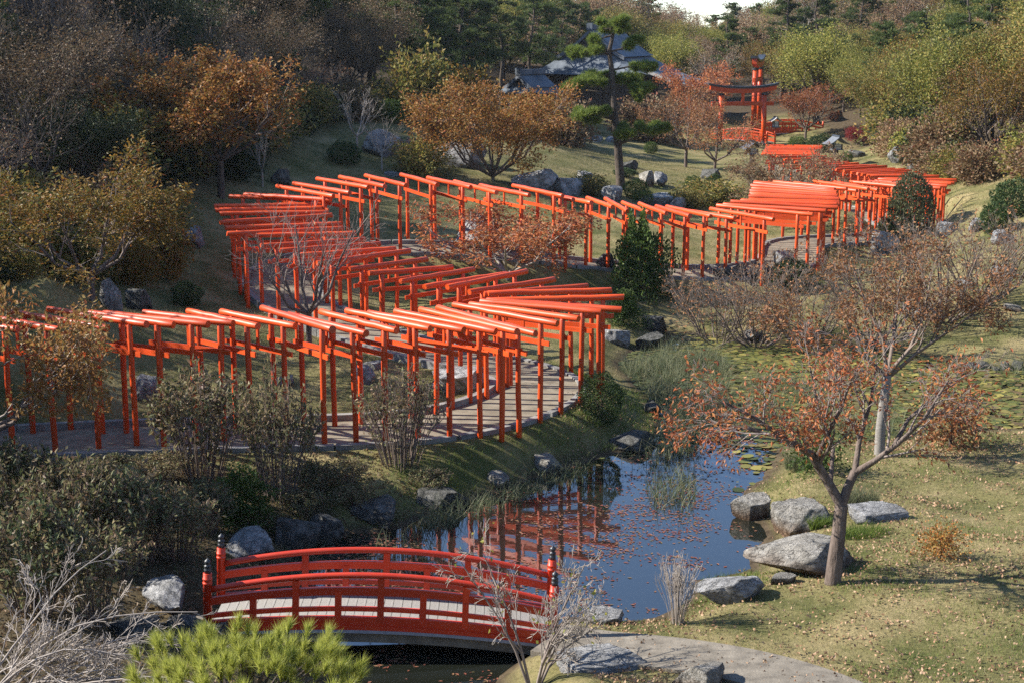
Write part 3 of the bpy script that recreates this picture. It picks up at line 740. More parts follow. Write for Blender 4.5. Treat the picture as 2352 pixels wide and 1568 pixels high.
great_torii('great vermilion torii with black crest facing the camera, in front of the far red bridge', p, math.radians(4), 97 / 28.0, 128 / 28.0 * 1.02, 0.21)
FT = p
p2 = np.array([*at_y(1736, 312, FT[1] + 9)[:2], 0]); p2[2] = gz(p2[0], p2[1])
great_torii('taller great torii seen nearly edge on, behind the far red bridge', p2, math.radians(74), 3.4, 5.75, 0.24)
q = at_y(1735, 330, FT[1] + 4)
rail_bridge('long low red bridge behind the great torii', (q[0], q[1], 0.75), math.radians(4), 5.6, 1.6, M['vermilion'], 1.15, 0, 9, False, 0.22, 'far red bridges')
q = at_y(1630, 300, FT[1] + 3.0)
rail_bridge('short steep red bridge left of the great torii', (q[0], q[1], 0.45), math.radians(-38), 5.2, 1.5, M['vermilion'], .9, 0, 7, False, 0.18, 'far red bridges')
def roof_lantern(label, base, H, w, pole_mat, pole_r, roof_mat, group):
    t = thing('lantern', label, 'lantern', base, 0.2, group)
    mb = MB(); mb.tube([(0, 0, -0.1), (0, 0, H * 0.6)], pole_r, 10); link('pole', mb.mesh('pole', pole_mat, True), t)
    link('base_plate', MB().box((0, 0, H * 0.615), (w * 0.8, w * 0.8, H * 0.03)).mesh('base_plate', M['roof_tile']), t)
    lb = link('light_box', MB().box((0, 0, H * 0.72), (w * 0.6, w * 0.6, H * 0.18)).mesh('light_box', M['lantern_paper']), t)
    mb = MB()
    for sx in (-1, 1):
        for sy in (-1, 1): mb.box((sx * w * 0.3, sy * w * 0.3, H * 0.72), (w * 0.08, w * 0.08, H * 0.19))
        mb.box((sx * w * 0.305, 0, H * 0.72), (w * 0.03, w * 0.55, H * 0.015)); mb.box((0, sx * w * 0.305, H * 0.72), (w * 0.55, w * 0.03, H * 0.015))
    link('frame', mb.mesh('frame', M['wood_dark']), t)
    for s in (-1, 1):
        mb = MB(); sl = 0.62
        V = np.array([[(s * xx * w, yy, H * 0.80 + (1 - xx / 0.75) ** 1.3 * w * 0.5 + dz) for yy in (-w * 0.62, w * 0.62)] for xx, dz in ((0, 0.05), (0.25, 0.05), (0.5, 0.05), (0.75, 0.05), (0.75, 0), (0.5, 0), (0.25, 0), (0, 0))])
        mb.grid(V, s > 0)
        for e in (0, 1):
            F = V[:, e]; mb.add(F, [[0, 1, 6, 7], [1, 2, 5, 6], [2, 3, 4, 5]])
        link('roof_slope', mb.mesh('roof_slope', roof_mat), t)
    mb = MB(); mb.tube([(0, -w * 0.64, H * 0.80 + w * 0.5 + 0.05), (0, w * 0.64, H * 0.80 + w * 0.5 + 0.05)], 0.05 * w + 0.02, 8); link('ridge', mb.mesh('ridge', M['black_metal']), t)
p = on_ground(1781, 334)
roof_lantern('pale roofed lantern on a tall orange pole beside the great torii', (*at_y(1781, 300, FT[1] - 0.5)[:2], FT[2]), 2.35, 0.62, M['vermilion'], 0.06, M['stone_pale'], 'roofed garden lanterns')
q = at_y(1920, 345, 96)
roof_lantern('low grey roofed lantern standing alone right of the far gates', (q[0], q[1], gz(q[0], q[1])), 1.75, .92, M['wood_dark'], 0.16, M['roof_tile'], 'roofed garden lanterns')
q = at_y(1728, 345, 99)
roof_lantern('low grey roofed lantern left of the last far gates', (q[0], q[1], gz(q[0], q[1])), 1.65, .9, M['wood_dark'], 0.16, M['roof_tile'], 'roofed garden lanterns')

# ------------------------------------------------------------------ shrine hall behind the tall pine
def curve(t, e=1.45): return t ** e
def hip_frustum(mb, W0, y0, y1, z0, W1, v0, v1, z1, n=8, sag=1.5, lift=0.25):
    "four concave sides between two rectangles; corners lifted"
    def ring(t):
        f = t ** sag
        W = W0 + (W1 - W0) * t; a = y0 + (v0 - y0) * t; b_ = y1 + (v1 - y1) * t; z = z0 + (z1 - z0) * f
        c = lift * (1 - t) ** 2
        pts = []
        m_ = 8
        for (xa, ya, xb, yb) in ((-W, a, W, a), (W, a, W, b_), (W, b_, -W, b_), (-W, b_, -W, a)):
            for i in range(m_):
                s = i / m_; e = (2 * s - 1) ** 2
                pts.append((xa + (xb - xa) * s, ya + (yb - ya) * s, z + c * e ** 2))
        pts.append(pts[0])
        return pts
    mb.grid(np.array([ring(i / n) for i in range(n + 1)]))
def shrine(label, loc, rotz, W, Ln, zw, ze, zm, zr, Wi, kohai=True, cat='shrine hall'):
    t = thing('shrine_hall', label, cat, loc, rotz)
    link('wall', MB().box((0, Ln / 2, (zw + ze) / 2), (W * 1.35, Ln * 0.72, ze - zw)).mesh('wall', M['wood_dark']), t)
    for sx in (-1, -0.33, 0.33, 1):
        link('column', MB().box((sx * W * 0.67, Ln * 0.125, (zw + ze) / 2), (0.22, 0.22, ze - zw)).mesh('column', M['wood_dark']), t)
    for sx in (-0.66, 0, 0.66):
        f = link('door_panel', MB().box((sx * W * 0.67, Ln * 0.135, zw + (ze - zw) * 0.45), (W * 0.36, 0.1, (ze - zw) * 0.7)).mesh('door_panel', M['bark_dark']), t)
    rf = MB(); hip_frustum(rf, W, 0, Ln, ze, Wi, Ln * 0.2, Ln * 0.8, zm)
    lower = link('lower_roof', rf.mesh('lower_roof', M['roof'], True), t)
    ev = MB(); hip_frustum(ev, W * 0.99, 0.05, Ln - .05, ze - 0.16, W * 0.6, Ln * 0.2, Ln * 0.8, ze - 0.1, 2, 1, 0.25)
    link('eave', ev.mesh('eave', M['wood_dark']), lower)
    for s in (-1, 1):
        V = []
        for i in range(9):
            f = i / 8
            xx = Wi * 1.12 * (1 - f); z = zm + (zr - zm) * f ** 1.25 - 0.1 * (1 - f)
            V.append([(s * xx, yy, z) for yy in np.linspace(Ln * 0.16, Ln * 0.84, 5)])
        mb = MB(); mb.grid(np.array(V), s < 0)
        up = link('upper_roof', mb.mesh('upper_roof', M['roof'], True), t)
        V = np.array(V)[:, 0]
        mb = MB(); mb.grid(np.stack([V + [0, -0.02, 0.06], V + [0, -0.12, 0.02], V + [0, -0.12, -0.28], V + [0, 0.1, -0.28]], 1), s > 0)
        link('barge_board', mb.mesh('barge_board', M['roof_tile']), up)
    link('gable', mesh_np('gable', [(-Wi, Ln * 0.2, zm - .1), (Wi, Ln * 0.2, zm - .1), (0, Ln * 0.2, zr)], [[[0, 1, 2]]], M['wood_dark']), t)
    rg = link('ridge', MB().box((0, Ln / 2, zr + 0.2), (0.4, Ln * 0.70, 0.42)).mesh('ridge', M['roof']), t)
    link('ridge_ornament', MB().box((0, Ln * 0.145, zr + 0.22), (0.55, 0.2, 0.6)).mesh('ridge_ornament', M['roof']), rg)
    if kohai:
        V = []
        for i in range(7):
            f = i / 6
            xx = W * 0.75 + 5.6 * f; z = ze + 0.9 - 2.0 * f ** 0.75
            V.append([(xx, yy, z + 0.12 * abs(yy - Ln * .5) / 3) for yy in np.linspace(Ln * 0.22, Ln * 0.78, 6)])
        V = np.array(V)
        mb = MB(); mb.grid(V); 
        po = link('porch_roof', mb.mesh('porch_roof', M['roof'], True), t)
        e = np.stack([V[:, 0], V[:, 0] - [0, 0, 0.3]], 1); e2 = np.stack([V[-1], V[-1] - [0, 0, 0.3]], 1)
        mb = MB(); mb.grid(e); mb.grid(e2); link('porch_eave', mb.mesh('porch_eave', M['stone_pale']), po)
        for yy in (Ln * 0.28, Ln * 0.72):
            link('porch_post', MB().box((W * 0.75 + 4.1, yy, (zw + ze - 1) / 2), (0.2, 0.2, ze - 1 - zw)).mesh('porch_post', M['wood_dark']), t)
    return t
q = at_y(1338, 150, 134)
zb = gz(q[0], q[1])
ez = lambda y, Y: CZ + (47 - y) / FPX * Y * 1.0
shrine('old shrine hall with blue-grey curved roof behind the tall pine', (q[0], q[1], 0), math.radians(-26), 5.4, 10.5, zb - 1, ez(166, 136), ez(124, 137), ez(66, 138), 2.9)
q = at_y(1178, 175, 126)
shrine('small shrine outbuilding with dark curved roof left of the hall', (q[0], q[1], 0), math.radians(-44), 2.1, 4.4, gz(q[0], q[1]) - 1, ez(206, 129), ez(190, 129), ez(164, 130), 1.5, False, 'outbuilding')

# ------------------------------------------------------------------ rocks
def ico(sub):
    t_ = (1 + 5 ** 0.5) / 2
    v = [(-1, t_, 0), (1, t_, 0), (-1, -t_, 0), (1, -t_, 0), (0, -1, t_), (0, 1, t_), (0, -1, -t_), (0, 1, -t_), (t_, 0, -1), (t_, 0, 1), (-t_, 0, -1), (-t_, 0, 1)]
    f = [(0, 11, 5), (0, 5, 1), (0, 1, 7), (0, 7, 10), (0, 10, 11), (1, 5, 9), (5, 11, 4), (11, 10, 2), (10, 7, 6), (7, 1, 8), (3, 9, 4), (3, 4, 2), (3, 2, 6), (3, 6, 8), (3, 8, 9), (4, 9, 5), (2, 4, 11), (6, 2, 10), (8, 6, 7), (9, 8, 1)]
    v = [np.array(p) / np.linalg.norm(p) for p in v]
    for _ in range(sub):
        cache = {}; nf = []
        def mid(a, b):
            k = (min(a, b), max(a, b))
            if k not in cache:
                m_ = v[a] + v[b]; v.append(m_ / np.linalg.norm(m_)); cache[k] = len(v) - 1
            return cache[k]
        for a, b, c in f:
            ab, bc, ca = mid(a, b), mid(b, c), mid(c, a)
            nf += [(a, ab, ca), (b, bc, ab), (c, ca, bc), (ab, bc, ca)]
        f = nf
    return np.array(v), np.array(f)
ICO_V, ICO_F = ico(4)
def rock_mesh(seed, cuts=9, tall=False):
    r_ = np.random.RandomState(seed)
    v = ICO_V.copy()
    n = nrm(r_.normal(0, 1, (cuts, 3)))
    if not tall: n[0] = nrm(np.array([r_.normal(0, .15), r_.normal(0, .15), 1.0]))
    for k in range(cuts):
        dd = r_.uniform(0.42, 0.78)
        ov = v @ n[k] - dd
        v = v - np.clip(ov, 0, None)[:, None] * n[k] * 0.98
    for fr, am in ((1.6, 0.06), (3.5, 0.06), (8, 0.04), (17, 0.022)):
        w_ = r_.normal(0, 1, (6, 3)) * fr; ph = r_.uniform(0, 6.28, 6)
        dsp = np.abs(np.sin(v @ w_.T + ph)).mean(1) - 0.63
        v = v * (1 + am * 2.2 * dsp)[:, None]
    v = v / np.abs(v).max(0)
    me = mesh_np('rock', v, [ICO_F], None, True)
    return me
ROCKS = [rock_mesh(s, 12 + s % 6) for s in range(9)]
TALL_ROCKS = [rock_mesh(40 + s, 14, True) for s in range(3)]
ROCKM = {}
def rock(label, px, py, wpx, hpx, mat='rock_grey', proto=0, rotz=None, depth=0.8, tall=False, z=None, group=None, sink=0.3):
    p = on_ground(px, py) if z is None else at(px, py, z)
    dist = math.hypot(p[1], CZ - p[2])
    w_, h_ = wpx / FPX * dist / 2, hpx / FPX * dist * 0.86
    key = (proto, tall, mat)
    if key not in ROCKM:
        me = (TALL_ROCKS if tall else ROCKS)[proto % (3 if tall else 9)].copy(); me.materials.clear(); me.materials.append(M[mat]); ROCKM[key] = me
    rz = rotz if rotz is not None else (px * 0.37) % 6.28
    e = h_ / (2 - 2 * sink)
    o = link('rock', ROCKM[key], None, label, 'rock', group, None, (p[0], p[1] + w_ * depth * 0.6, p[2] + e * (1 - 2 * sink) ), (0, 0, rz), (w_ * 1.05, w_ * max(0.6, depth), e))
    return o
G1 = 'rocks edging the pond'
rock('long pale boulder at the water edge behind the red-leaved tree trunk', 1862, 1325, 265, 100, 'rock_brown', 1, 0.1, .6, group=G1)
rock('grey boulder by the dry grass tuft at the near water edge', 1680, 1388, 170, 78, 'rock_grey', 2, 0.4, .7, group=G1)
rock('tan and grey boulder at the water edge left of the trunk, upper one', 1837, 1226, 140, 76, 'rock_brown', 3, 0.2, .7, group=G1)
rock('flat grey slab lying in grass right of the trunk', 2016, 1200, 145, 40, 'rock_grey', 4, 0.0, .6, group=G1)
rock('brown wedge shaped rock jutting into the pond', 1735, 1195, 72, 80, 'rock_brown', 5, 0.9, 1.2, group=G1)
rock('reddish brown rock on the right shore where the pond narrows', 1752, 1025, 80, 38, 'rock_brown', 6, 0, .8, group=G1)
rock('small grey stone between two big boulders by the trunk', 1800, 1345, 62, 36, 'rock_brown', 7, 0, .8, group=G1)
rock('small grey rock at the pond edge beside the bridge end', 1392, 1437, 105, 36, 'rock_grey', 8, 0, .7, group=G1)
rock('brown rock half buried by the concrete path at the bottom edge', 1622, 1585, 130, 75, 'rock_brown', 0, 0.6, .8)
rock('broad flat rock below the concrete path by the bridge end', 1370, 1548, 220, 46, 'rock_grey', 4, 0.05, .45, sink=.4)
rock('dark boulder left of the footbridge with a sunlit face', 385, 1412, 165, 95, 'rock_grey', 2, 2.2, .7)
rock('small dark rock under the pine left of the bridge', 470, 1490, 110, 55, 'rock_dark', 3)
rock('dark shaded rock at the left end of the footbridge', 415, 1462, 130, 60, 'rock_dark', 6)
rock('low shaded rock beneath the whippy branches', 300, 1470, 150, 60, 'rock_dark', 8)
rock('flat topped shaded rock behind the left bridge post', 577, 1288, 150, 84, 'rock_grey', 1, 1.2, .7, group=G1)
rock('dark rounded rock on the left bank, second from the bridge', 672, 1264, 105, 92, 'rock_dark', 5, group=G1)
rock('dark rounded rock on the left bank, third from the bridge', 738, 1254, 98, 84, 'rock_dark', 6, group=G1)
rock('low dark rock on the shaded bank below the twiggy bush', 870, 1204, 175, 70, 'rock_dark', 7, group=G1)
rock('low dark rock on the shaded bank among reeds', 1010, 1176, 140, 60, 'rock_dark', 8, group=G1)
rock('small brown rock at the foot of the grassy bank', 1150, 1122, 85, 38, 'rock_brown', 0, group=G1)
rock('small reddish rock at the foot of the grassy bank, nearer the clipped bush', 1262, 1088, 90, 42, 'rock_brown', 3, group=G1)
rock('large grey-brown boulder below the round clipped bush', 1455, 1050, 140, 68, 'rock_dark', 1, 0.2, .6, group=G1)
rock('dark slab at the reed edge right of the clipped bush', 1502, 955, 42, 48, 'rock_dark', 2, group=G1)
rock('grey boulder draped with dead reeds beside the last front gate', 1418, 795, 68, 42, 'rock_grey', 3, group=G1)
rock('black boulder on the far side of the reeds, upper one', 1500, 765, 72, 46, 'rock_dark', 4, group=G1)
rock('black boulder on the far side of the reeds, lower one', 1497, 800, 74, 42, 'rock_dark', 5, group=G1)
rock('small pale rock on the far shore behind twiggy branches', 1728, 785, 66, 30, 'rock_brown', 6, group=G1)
rock('low brown rock on the far shore left of the back tree trunk', 1900, 1010, 40, 26, 'rock_brown', 2, group=G1)
G2_ = 'rocks inside the near loop of gates'
rock('big rounded grey rock inside the near loop of gates', 1065, 905, 130, 85, 'rock_grey', 5, 0.3, .8, group=G2_)
rock('grey blocky rock with dark face inside the near loop', 838, 885, 66, 56, 'rock_grey', 6, 0.3, .8, group=G2_)
rock('low grey slab behind the blocky rock in the near loop', 858, 850, 60, 24, 'rock_grey', 4, group=G2_)
rock('small pale rock in grass behind the front row', 655, 890, 52, 42, 'rock_grey', 7, group=G2_)
rock('tall purplish grey boulder behind the left front posts', 335, 925, 66, 84, 'rock_grey', 8, 0.4, .7, group=G2_)
rock('flat stone beside the inner kerb of the near loop', 1000, 900, 60, 22, 'rock_grey', 1, group=G2_)
rock('narrow upright standing stone in the shade at left', 252, 715, 52, 104, 'rock_grey', 0, 0.3, .7, True, group='standing stones on the left slope')
rock('heap of shaded stone beside the narrow standing stone', 312, 715, 72, 62, 'rock_dark', 4)
rock('shaded grey boulder on the left slope below the orange tree', 442, 570, 62, 66, 'rock_grey', 1, 0.5, .8)
rock('dark mossy upright boulder above the left bend', 640, 425, 58, 50, 'rock_dark', 6)
G3 = 'pale rocks on the mound behind the middle row'
rock('tall white faceted boulder on the grass mound', 877, 362, 100, 88, 'rock_grey', 0, 0.5, .8, True, group=G3)
rock('leaning grey slab right of the tall white boulder', 938, 390, 66, 84, 'rock_grey', 1, 0.2, .7, True, group=G3)
rock('white rock glimpsed through the big orange cherry', 1055, 385, 130, 62, 'rock_grey', 3, group=G3)
rock('low grey stone step left of the big orange cherry', 905, 408, 60, 14, 'rock_grey', 4, group=G3)
rock('big angular grey boulder behind the middle row', 1232, 444, 122, 78, 'rock_grey', 2, 0.7, .8, group=G3)
rock('grey boulder next to the big angular one, left of the pine', 1302, 446, 100, 54, 'rock_grey', 5, group=G3)
rock('bluish grey rock behind the yellow shrub left of the pine', 1345, 420, 50, 40, 'rock_grey', 8, group=G3)
rock('pale angular rock at the foot of the tall pine', 1412, 466, 76, 66, 'rock_grey', 7, group=G3)
rock('pale stepping slab right of the pine foot', 1505, 472, 130, 26, 'rock_grey', 4, group=G3)
rock('dark rock behind the pine trunk', 1445, 398, 60, 40, 'rock_dark', 2, group=G3)
rock('squared cream rock on the knoll right of the pine, left one', 1482, 428, 48, 46, 'rock_brown', 0, group=G3)
rock('squared grey rock on the knoll right of the pine, right one', 1516, 428, 48, 44, 'rock_grey', 1, group=G3)
rock('low dark rock on the lawn knoll near the bare tree', 1628, 414, 56, 26, 'rock_dark', 3, group=G3)
rock('pale slab among shrubs behind the middle row', 1555, 480, 44, 36, 'rock_grey', 6, group=G3)
for k_, (x_, y_, w_, h_) in enumerate([(1330, 330, 34, 18), (1370, 328, 40, 20), (1295, 322, 30, 16), (1252, 318, 30, 16), (1405, 328, 36, 16)]):
    rock('grey stone in the low retaining edge under the shrine hedge', x_, y_, w_, h_, 'rock_grey', k_, group='stones of the retaining edge')
G4 = 'rocks under the middle row'
rock('dark rock under the middle row left of the conifer', 1390, 620, 60, 50, 'rock_dark', 1, group=G4)
rock('dark broad rock behind the middle row posts', 1680, 645, 90, 52, 'rock_dark', 5, group=G4)
rock('tall dark rock behind the middle row posts', 1755, 650, 62, 70, 'rock_dark', 2, group=G4)
rock('pale flat rock behind the middle row posts', 1800, 610, 52, 40, 'rock_grey', 4, group=G4)
rock('large pale boulder glimpsed through the red bush', 1085, 574, 120, 76, 'rock_grey', 3, group=G4)
rock('large pale rock right of the dense gate stack', 2035, 584, 76, 74, 'rock_grey', 0, group=G4)
rock('pale rounded rock beyond the far gates, front one', 2010 + 38, 365, 34, 32, 'rock_grey', 7, group='rocks by the far gates')
rock('tall pale rock on the right beyond the far gates', 2062, 375, 42, 44, 'rock_grey', 1, tall=True, group='rocks by the far gates')
rock('pale rock under the grey bare bush on the right', 2105, 390, 40, 40, 'rock_grey', 8, group='rocks by the far gates')
rock('dark long rock beside the lone grey lantern', 1965, 362, 60, 24, 'rock_dark', 2, group='rocks by the far gates')
G5 = 'rocks on the right slope'
rock('pale grey boulder on the right slope, upper left one', 2175, 545, 50, 34, 'rock_grey', 3, group=G5)
rock('pale grey boulder on the right slope, upper middle one', 2245, 530, 48, 36, 'rock_grey', 5, group=G5)
rock('pale grey boulder on the right slope, at the right edge', 2310, 560, 60, 40, 'rock_grey', 6, group=G5)
rock('big white ridged rock seen through the back tree', 2120, 740, 80, 52, 'rock_grey', 2, group=G5)
rock('pale slab on the right bank, upper', 2310, 640, 80, 26, 'rock_grey', 4, group=G5)
rock('small pale stone on the right bank by the edge of the picture', 2330, 720, 50, 26, 'rock_brown', 7, group=G5)
rock('flat pale slab half way up the right bank', 2225, 660, 60, 18, 'rock_grey', 1, group=G5)
for k_, x_ in enumerate(range(2235, 2420, 26)):
    rock('dark edging stone of the far right shore with dry reeds', x_, 858, 34, 26, 'rock_dark', k_, group='stones edging the far right shore')

# ------------------------------------------------------------------ trees: skeleton growth
class Tree:
    def __init__(s, seed, levels=4, ang=(0.5, 0.9), ratio=0.68, kids=(4, 5, 5, 4), gnarl=0.16, trop=0.06, leaf_from=2, droop=0.0, rtip=0.35):
        s.r = np.random.RandomState(seed); s.B = []; s.anch = []; s.adir = []
        s.levels, s.ang, s.ratio, s.kids, s.gnarl, s.trop, s.leaf_from, s.droop, s.rtip = levels, ang, ratio, kids, gnarl, trop, leaf_from, droop, rtip
    def limb(s, pts, r0, r1, lev=0, spawn=True, kids=None, child_len=None, start=0.25):
        pts = np.asarray(pts, float)
        rad = np.linspace(r0, r1, len(pts))
        s.B.append((pts, rad, lev))
        if spawn and lev < s.levels:
            s._kids(pts, rad, lev, child_len or np.linalg.norm(pts[-1] - pts[0]) * s.ratio, kids, start)
    def grow(s, p, d, L, r, lev):
        n = 5 if lev < 2 else 4 if lev < 3 else 3
        pts = [p]; st = L / (n - 1)
        for i in range(n - 1):
            d = d + s.r.normal(0, s.gnarl, 3); d[2] += s.trop * (1 if lev < 3 else 0.5) - s.droop * lev * 0.1
            d = d / np.linalg.norm(d)
            pts.append(pts[-1] + d * st)
        pts = np.array(pts); rad = np.linspace(r, r * s.rtip, n)
        s.B.append((pts, rad, lev))
        if lev >= s.leaf_from:
            for q_ in pts[1:]:
                s.anch.append(q_); s.adir.append(d)
        if lev < s.levels:
            s._kids(pts, rad, lev, L * s.ratio, None, 0.3)
    def _kids(s, pts, rad, lev, L, kids, start):
        k = kids if kids is not None else s.kids[min(lev, len(s.kids) - 1)]
        n = len(pts)
        for j in range(k):
            t = start + (1 - start) * (j + s.r.uniform(0.3, 1.0)) / k
            t = min(t, 1.0); f = t * (n - 1); i = min(int(f), n - 2); u = f - i
            p = pts[i] * (1 - u) + pts[i + 1] * u
            d = pts[i + 1] - pts[i]; d = d / np.linalg.norm(d)
            ax = np.cross(d, s.r.normal(0, 1, 3)); ax = ax / np.linalg.norm(ax)
            a = s.r.uniform(*s.ang)
            nd = d * math.cos(a) + ax * math.sin(a)
            r = (rad[i] * (1 - u) + rad[i + 1] * u) * s.r.uniform(0.5, 0.7)
            s.grow(p, nd, L * s.r.uniform(0.75, 1.2) * (1.15 - 0.4 * t), r, lev + 1)
    def wood(s, name, lo, hi, mat, k):
        b = [(p, np.maximum(r, s.rmin)) for p, r, l in s.B if lo <= l <= hi]
        return tubes_mesh(name, b, mat, k) if b else None
    rmin = 0.004
    def meshes(s, bark, twig, leaf=None, n=0, length=.08, width=.045, jit=0.08, droop=.3, thin=None, split=1):
        out = {'trunk': s.wood('trunk', 0, split, bark, 7), 'branches': s.wood('branches', split + 1, 9, twig, 3)}
        if leaf is not None and n and s.anch:
            A_ = np.array(s.anch); D_ = np.array(s.adir)
            if thin is not None:
                pr = thin(A_); keep = s.r.uniform(0, 1, len(A_)) < pr; A_, D_ = A_[keep], D_[keep]
            j = s.r.randint(0, len(A_), n)
            pos = A_[j] + s.r.normal(0, jit, (n, 3))
            out['crown'] = leaves_mesh('crown', s.r, pos, length, width, leaf, D_[j], droop)
        return out
def top_of(ms):
    me = ms.get('crown') or ms['branches']
    co = np.empty(len(me.vertices) * 3, np.float32); me.vertices.foreach_get('co', co)
    return float(np.percentile(co[2::3], 99))
SOFT = {'crown', 'branches', 'foliage', 'stems', 'dry_flower_heads'}
def put(name, label, cat, ms, loc, rotz=0, scale=1.0, group=None):
    sc_ = scale if hasattr(scale, '__len__') else (scale,) * 3
    t = thing(name, label, cat, loc, rotz, group, sc_)
    for k, me in ms.items():
        if me is not None: link(k, me, t, kind='stuff' if k in SOFT else None)
    return t

# --- red-leaved tree on the near lawn, right
T = Tree(11, 5, (0.35, 0.75), 0.62, (4, 5, 4, 3, 3), 0.14, 0.03, 3, rtip=.4); T.rmin = 0.0035
tr = np.array([(0, 0, -.15), (.03, 0, .4), (.07, 0, .9), (.1, 0.02, 1.42)])
T.limb(tr, .155, .112, 0, False)
lf = [(.1, .02, 1.4), (-.1, .05, 1.75), (-.33, -.02, 2.12), (-.5, -.1, 2.4)]
T.limb(lf, .095, .07, 0, True, 2, 1.1, .6)
T.limb([(-.5, -.1, 2.38), (-1.0, -.35, 2.72), (-1.5, -.3, 3.05), (-2.0, -.5, 3.35)], .06, .018, 1, True, 7, .75)
T.limb([(-.45, -.05, 2.32), (-.95, .3, 2.55), (-1.6, .55, 2.66), (-2.25, .8, 2.72)], .05, .014, 1, True, 7, .7)
T.limb([(-.4, -.08, 2.25), (-.3, -.3, 2.7), (-.1, -.45, 3.25), (.05, -.6, 3.9)], .05, .016, 1, True, 7, .85)
rf_ = [(.1, .02, 1.4), (.2, .06, 1.72), (.32, .1, 2.0)]
T.limb(rf_, .09, .075, 0, False)
T.limb([(.32, .1, 1.98), (.62, 0, 2.22), (.95, -.15, 2.55), (1.35, -.3, 3.05), (1.75, -.2, 3.7)], .065, .018, 1, True, 8, .85)
T.limb([(.32, .1, 2.0), (.42, .3, 2.5), (.62, .5, 3.1), (.75, .7, 3.8)], .06, .016, 1, True, 7, .85)
T.limb([(.9, -.12, 2.5), (1.25, .35, 2.85), (1.75, .7, 3.15), (2.3, 1.0, 3.4)], .045, .014, 1, True, 7, .75)
T.limb([(-.1, .05, 1.78), (.0, .45, 2.3), (-.2, .9, 2.95), (-.35, 1.1, 3.7)], .045, .014, 1, True, 6, .8)
thin = lambda A_: np.clip(0.8 - 0.17 * (A_[:, 2] - 2.2) - 0.05 * A_[:, 0], 0.1, 1)
p = on_ground(1912, 1345)
put('cherry_tree', 'forked cherry tree with rusty red leaves and brown trunk on the near lawn', 'tree', T.meshes(M['bark'], M['twig'], M['leaf_red'], 3600, .10, .042, .11, .7, thin), p, group='autumn trees by the pond')

# --- grey trunk tree behind it
T = Tree(21, 5, (0.35, 0.8), 0.62, (5, 5, 4, 4, 3), 0.15, 0.04, 3, rtip=.4); T.rmin = .004
T.limb([(0, 0, -.2), (0, 0, .7), (.06, 0, 1.5), (.1, .05, 1.9)], .13, .10, 0, False)
for pts in ([(.1, .05, 1.85), (-.5, -.2, 2.4), (-1.3, -.4, 2.9), (-2.1, -.5, 3.2)], [(.1, .05, 1.85), (.0, .2, 2.7), (-.4, .4, 3.5), (-.7, .5, 4.3)], [(.1, .05, 1.9), (.5, -.3, 2.6), (.7, -.5, 3.4), (.8, -.6, 4.3)], [(.1, .05, 1.85), (.8, .2, 2.4), (1.7, .3, 3.0), (2.5, .2, 3.7)], [(.1, .05, 1.9), (.4, .8, 2.6), (.6, 1.4, 3.3), (.7, 1.7, 4.0)]):
    T.limb(pts, .065, .016, 1, True, 8, .95)
thin = lambda A_: np.clip(0.8 - 0.16 * (A_[:, 2] - 2.0), 0.1, 1)
p = on_ground(2020, 1047)
put('cherry_tree', 'grey trunked cherry with thin russet leaves behind the forked one', 'tree', T.meshes(M['bark_grey'], M['twig_brown'], M['leaf_redbrown'], 6500, .095, .045, .09, .5, thin, 0), p, group='autumn trees by the pond')

# --- generic autumn trees
def bush_tree(seed, H, stems, spread, levels=4, kids=(5, 5, 4, 3), r0=.05, gn=.15, trunk=0.12, ang=(.35, .8), ratio=.62, trop=.05):
    "low forked tree of height H: short trunk then spreading stems"
    T = Tree(seed, levels, ang, ratio, kids, gn, trop, max(2, levels - 1), rtip=.4)
    zt_ = trunk * H
    if trunk > 0: T.limb([(0, 0, -.25), (0, .02, zt_ * .5), (.02, 0, zt_)], r0 * 1.6, r0 * 1.3, 0, False)
    for i in range(stems):
        a = 2 * math.pi * (i + T.r.uniform(-.3, .3)) / stems
        rr = spread * T.r.uniform(.35, .9); hh = H * T.r.uniform(.62, .9)
        e = np.array([math.cos(a) * rr, math.sin(a) * rr, hh])
        b_ = np.array([.0, 0, zt_ - .02 if trunk > 0 else -.15])
        m1 = b_ + (e - b_) * .33 + np.array([math.cos(a) * rr * .12, math.sin(a) * rr * .12, -.04 * H])
        m2 = b_ + (e - b_) * .66 + np.array([0, 0, -.03 * H])
        T.limb([b_, m1, m2, e], r0, r0 * .3, 1, True, None, H * .30)
    T.rmin = .0035
    return T
def tree_px(name, label, bx, by, ytop, T, ms, H, cat='tree', group=None, rotz=0.0, wide=1.0, z=None):
    p = on_ground(bx, by) if z is None else at(bx, by, z)
    top = CZ + ray(bx, ytop)[2] / ray(bx, ytop)[1] * p[1]
    s = float(max(.2, (top - p[2]) / top_of(ms)))
    return put(name, label, cat, ms, p, rotz, (s * wide, s * wide, s), group)

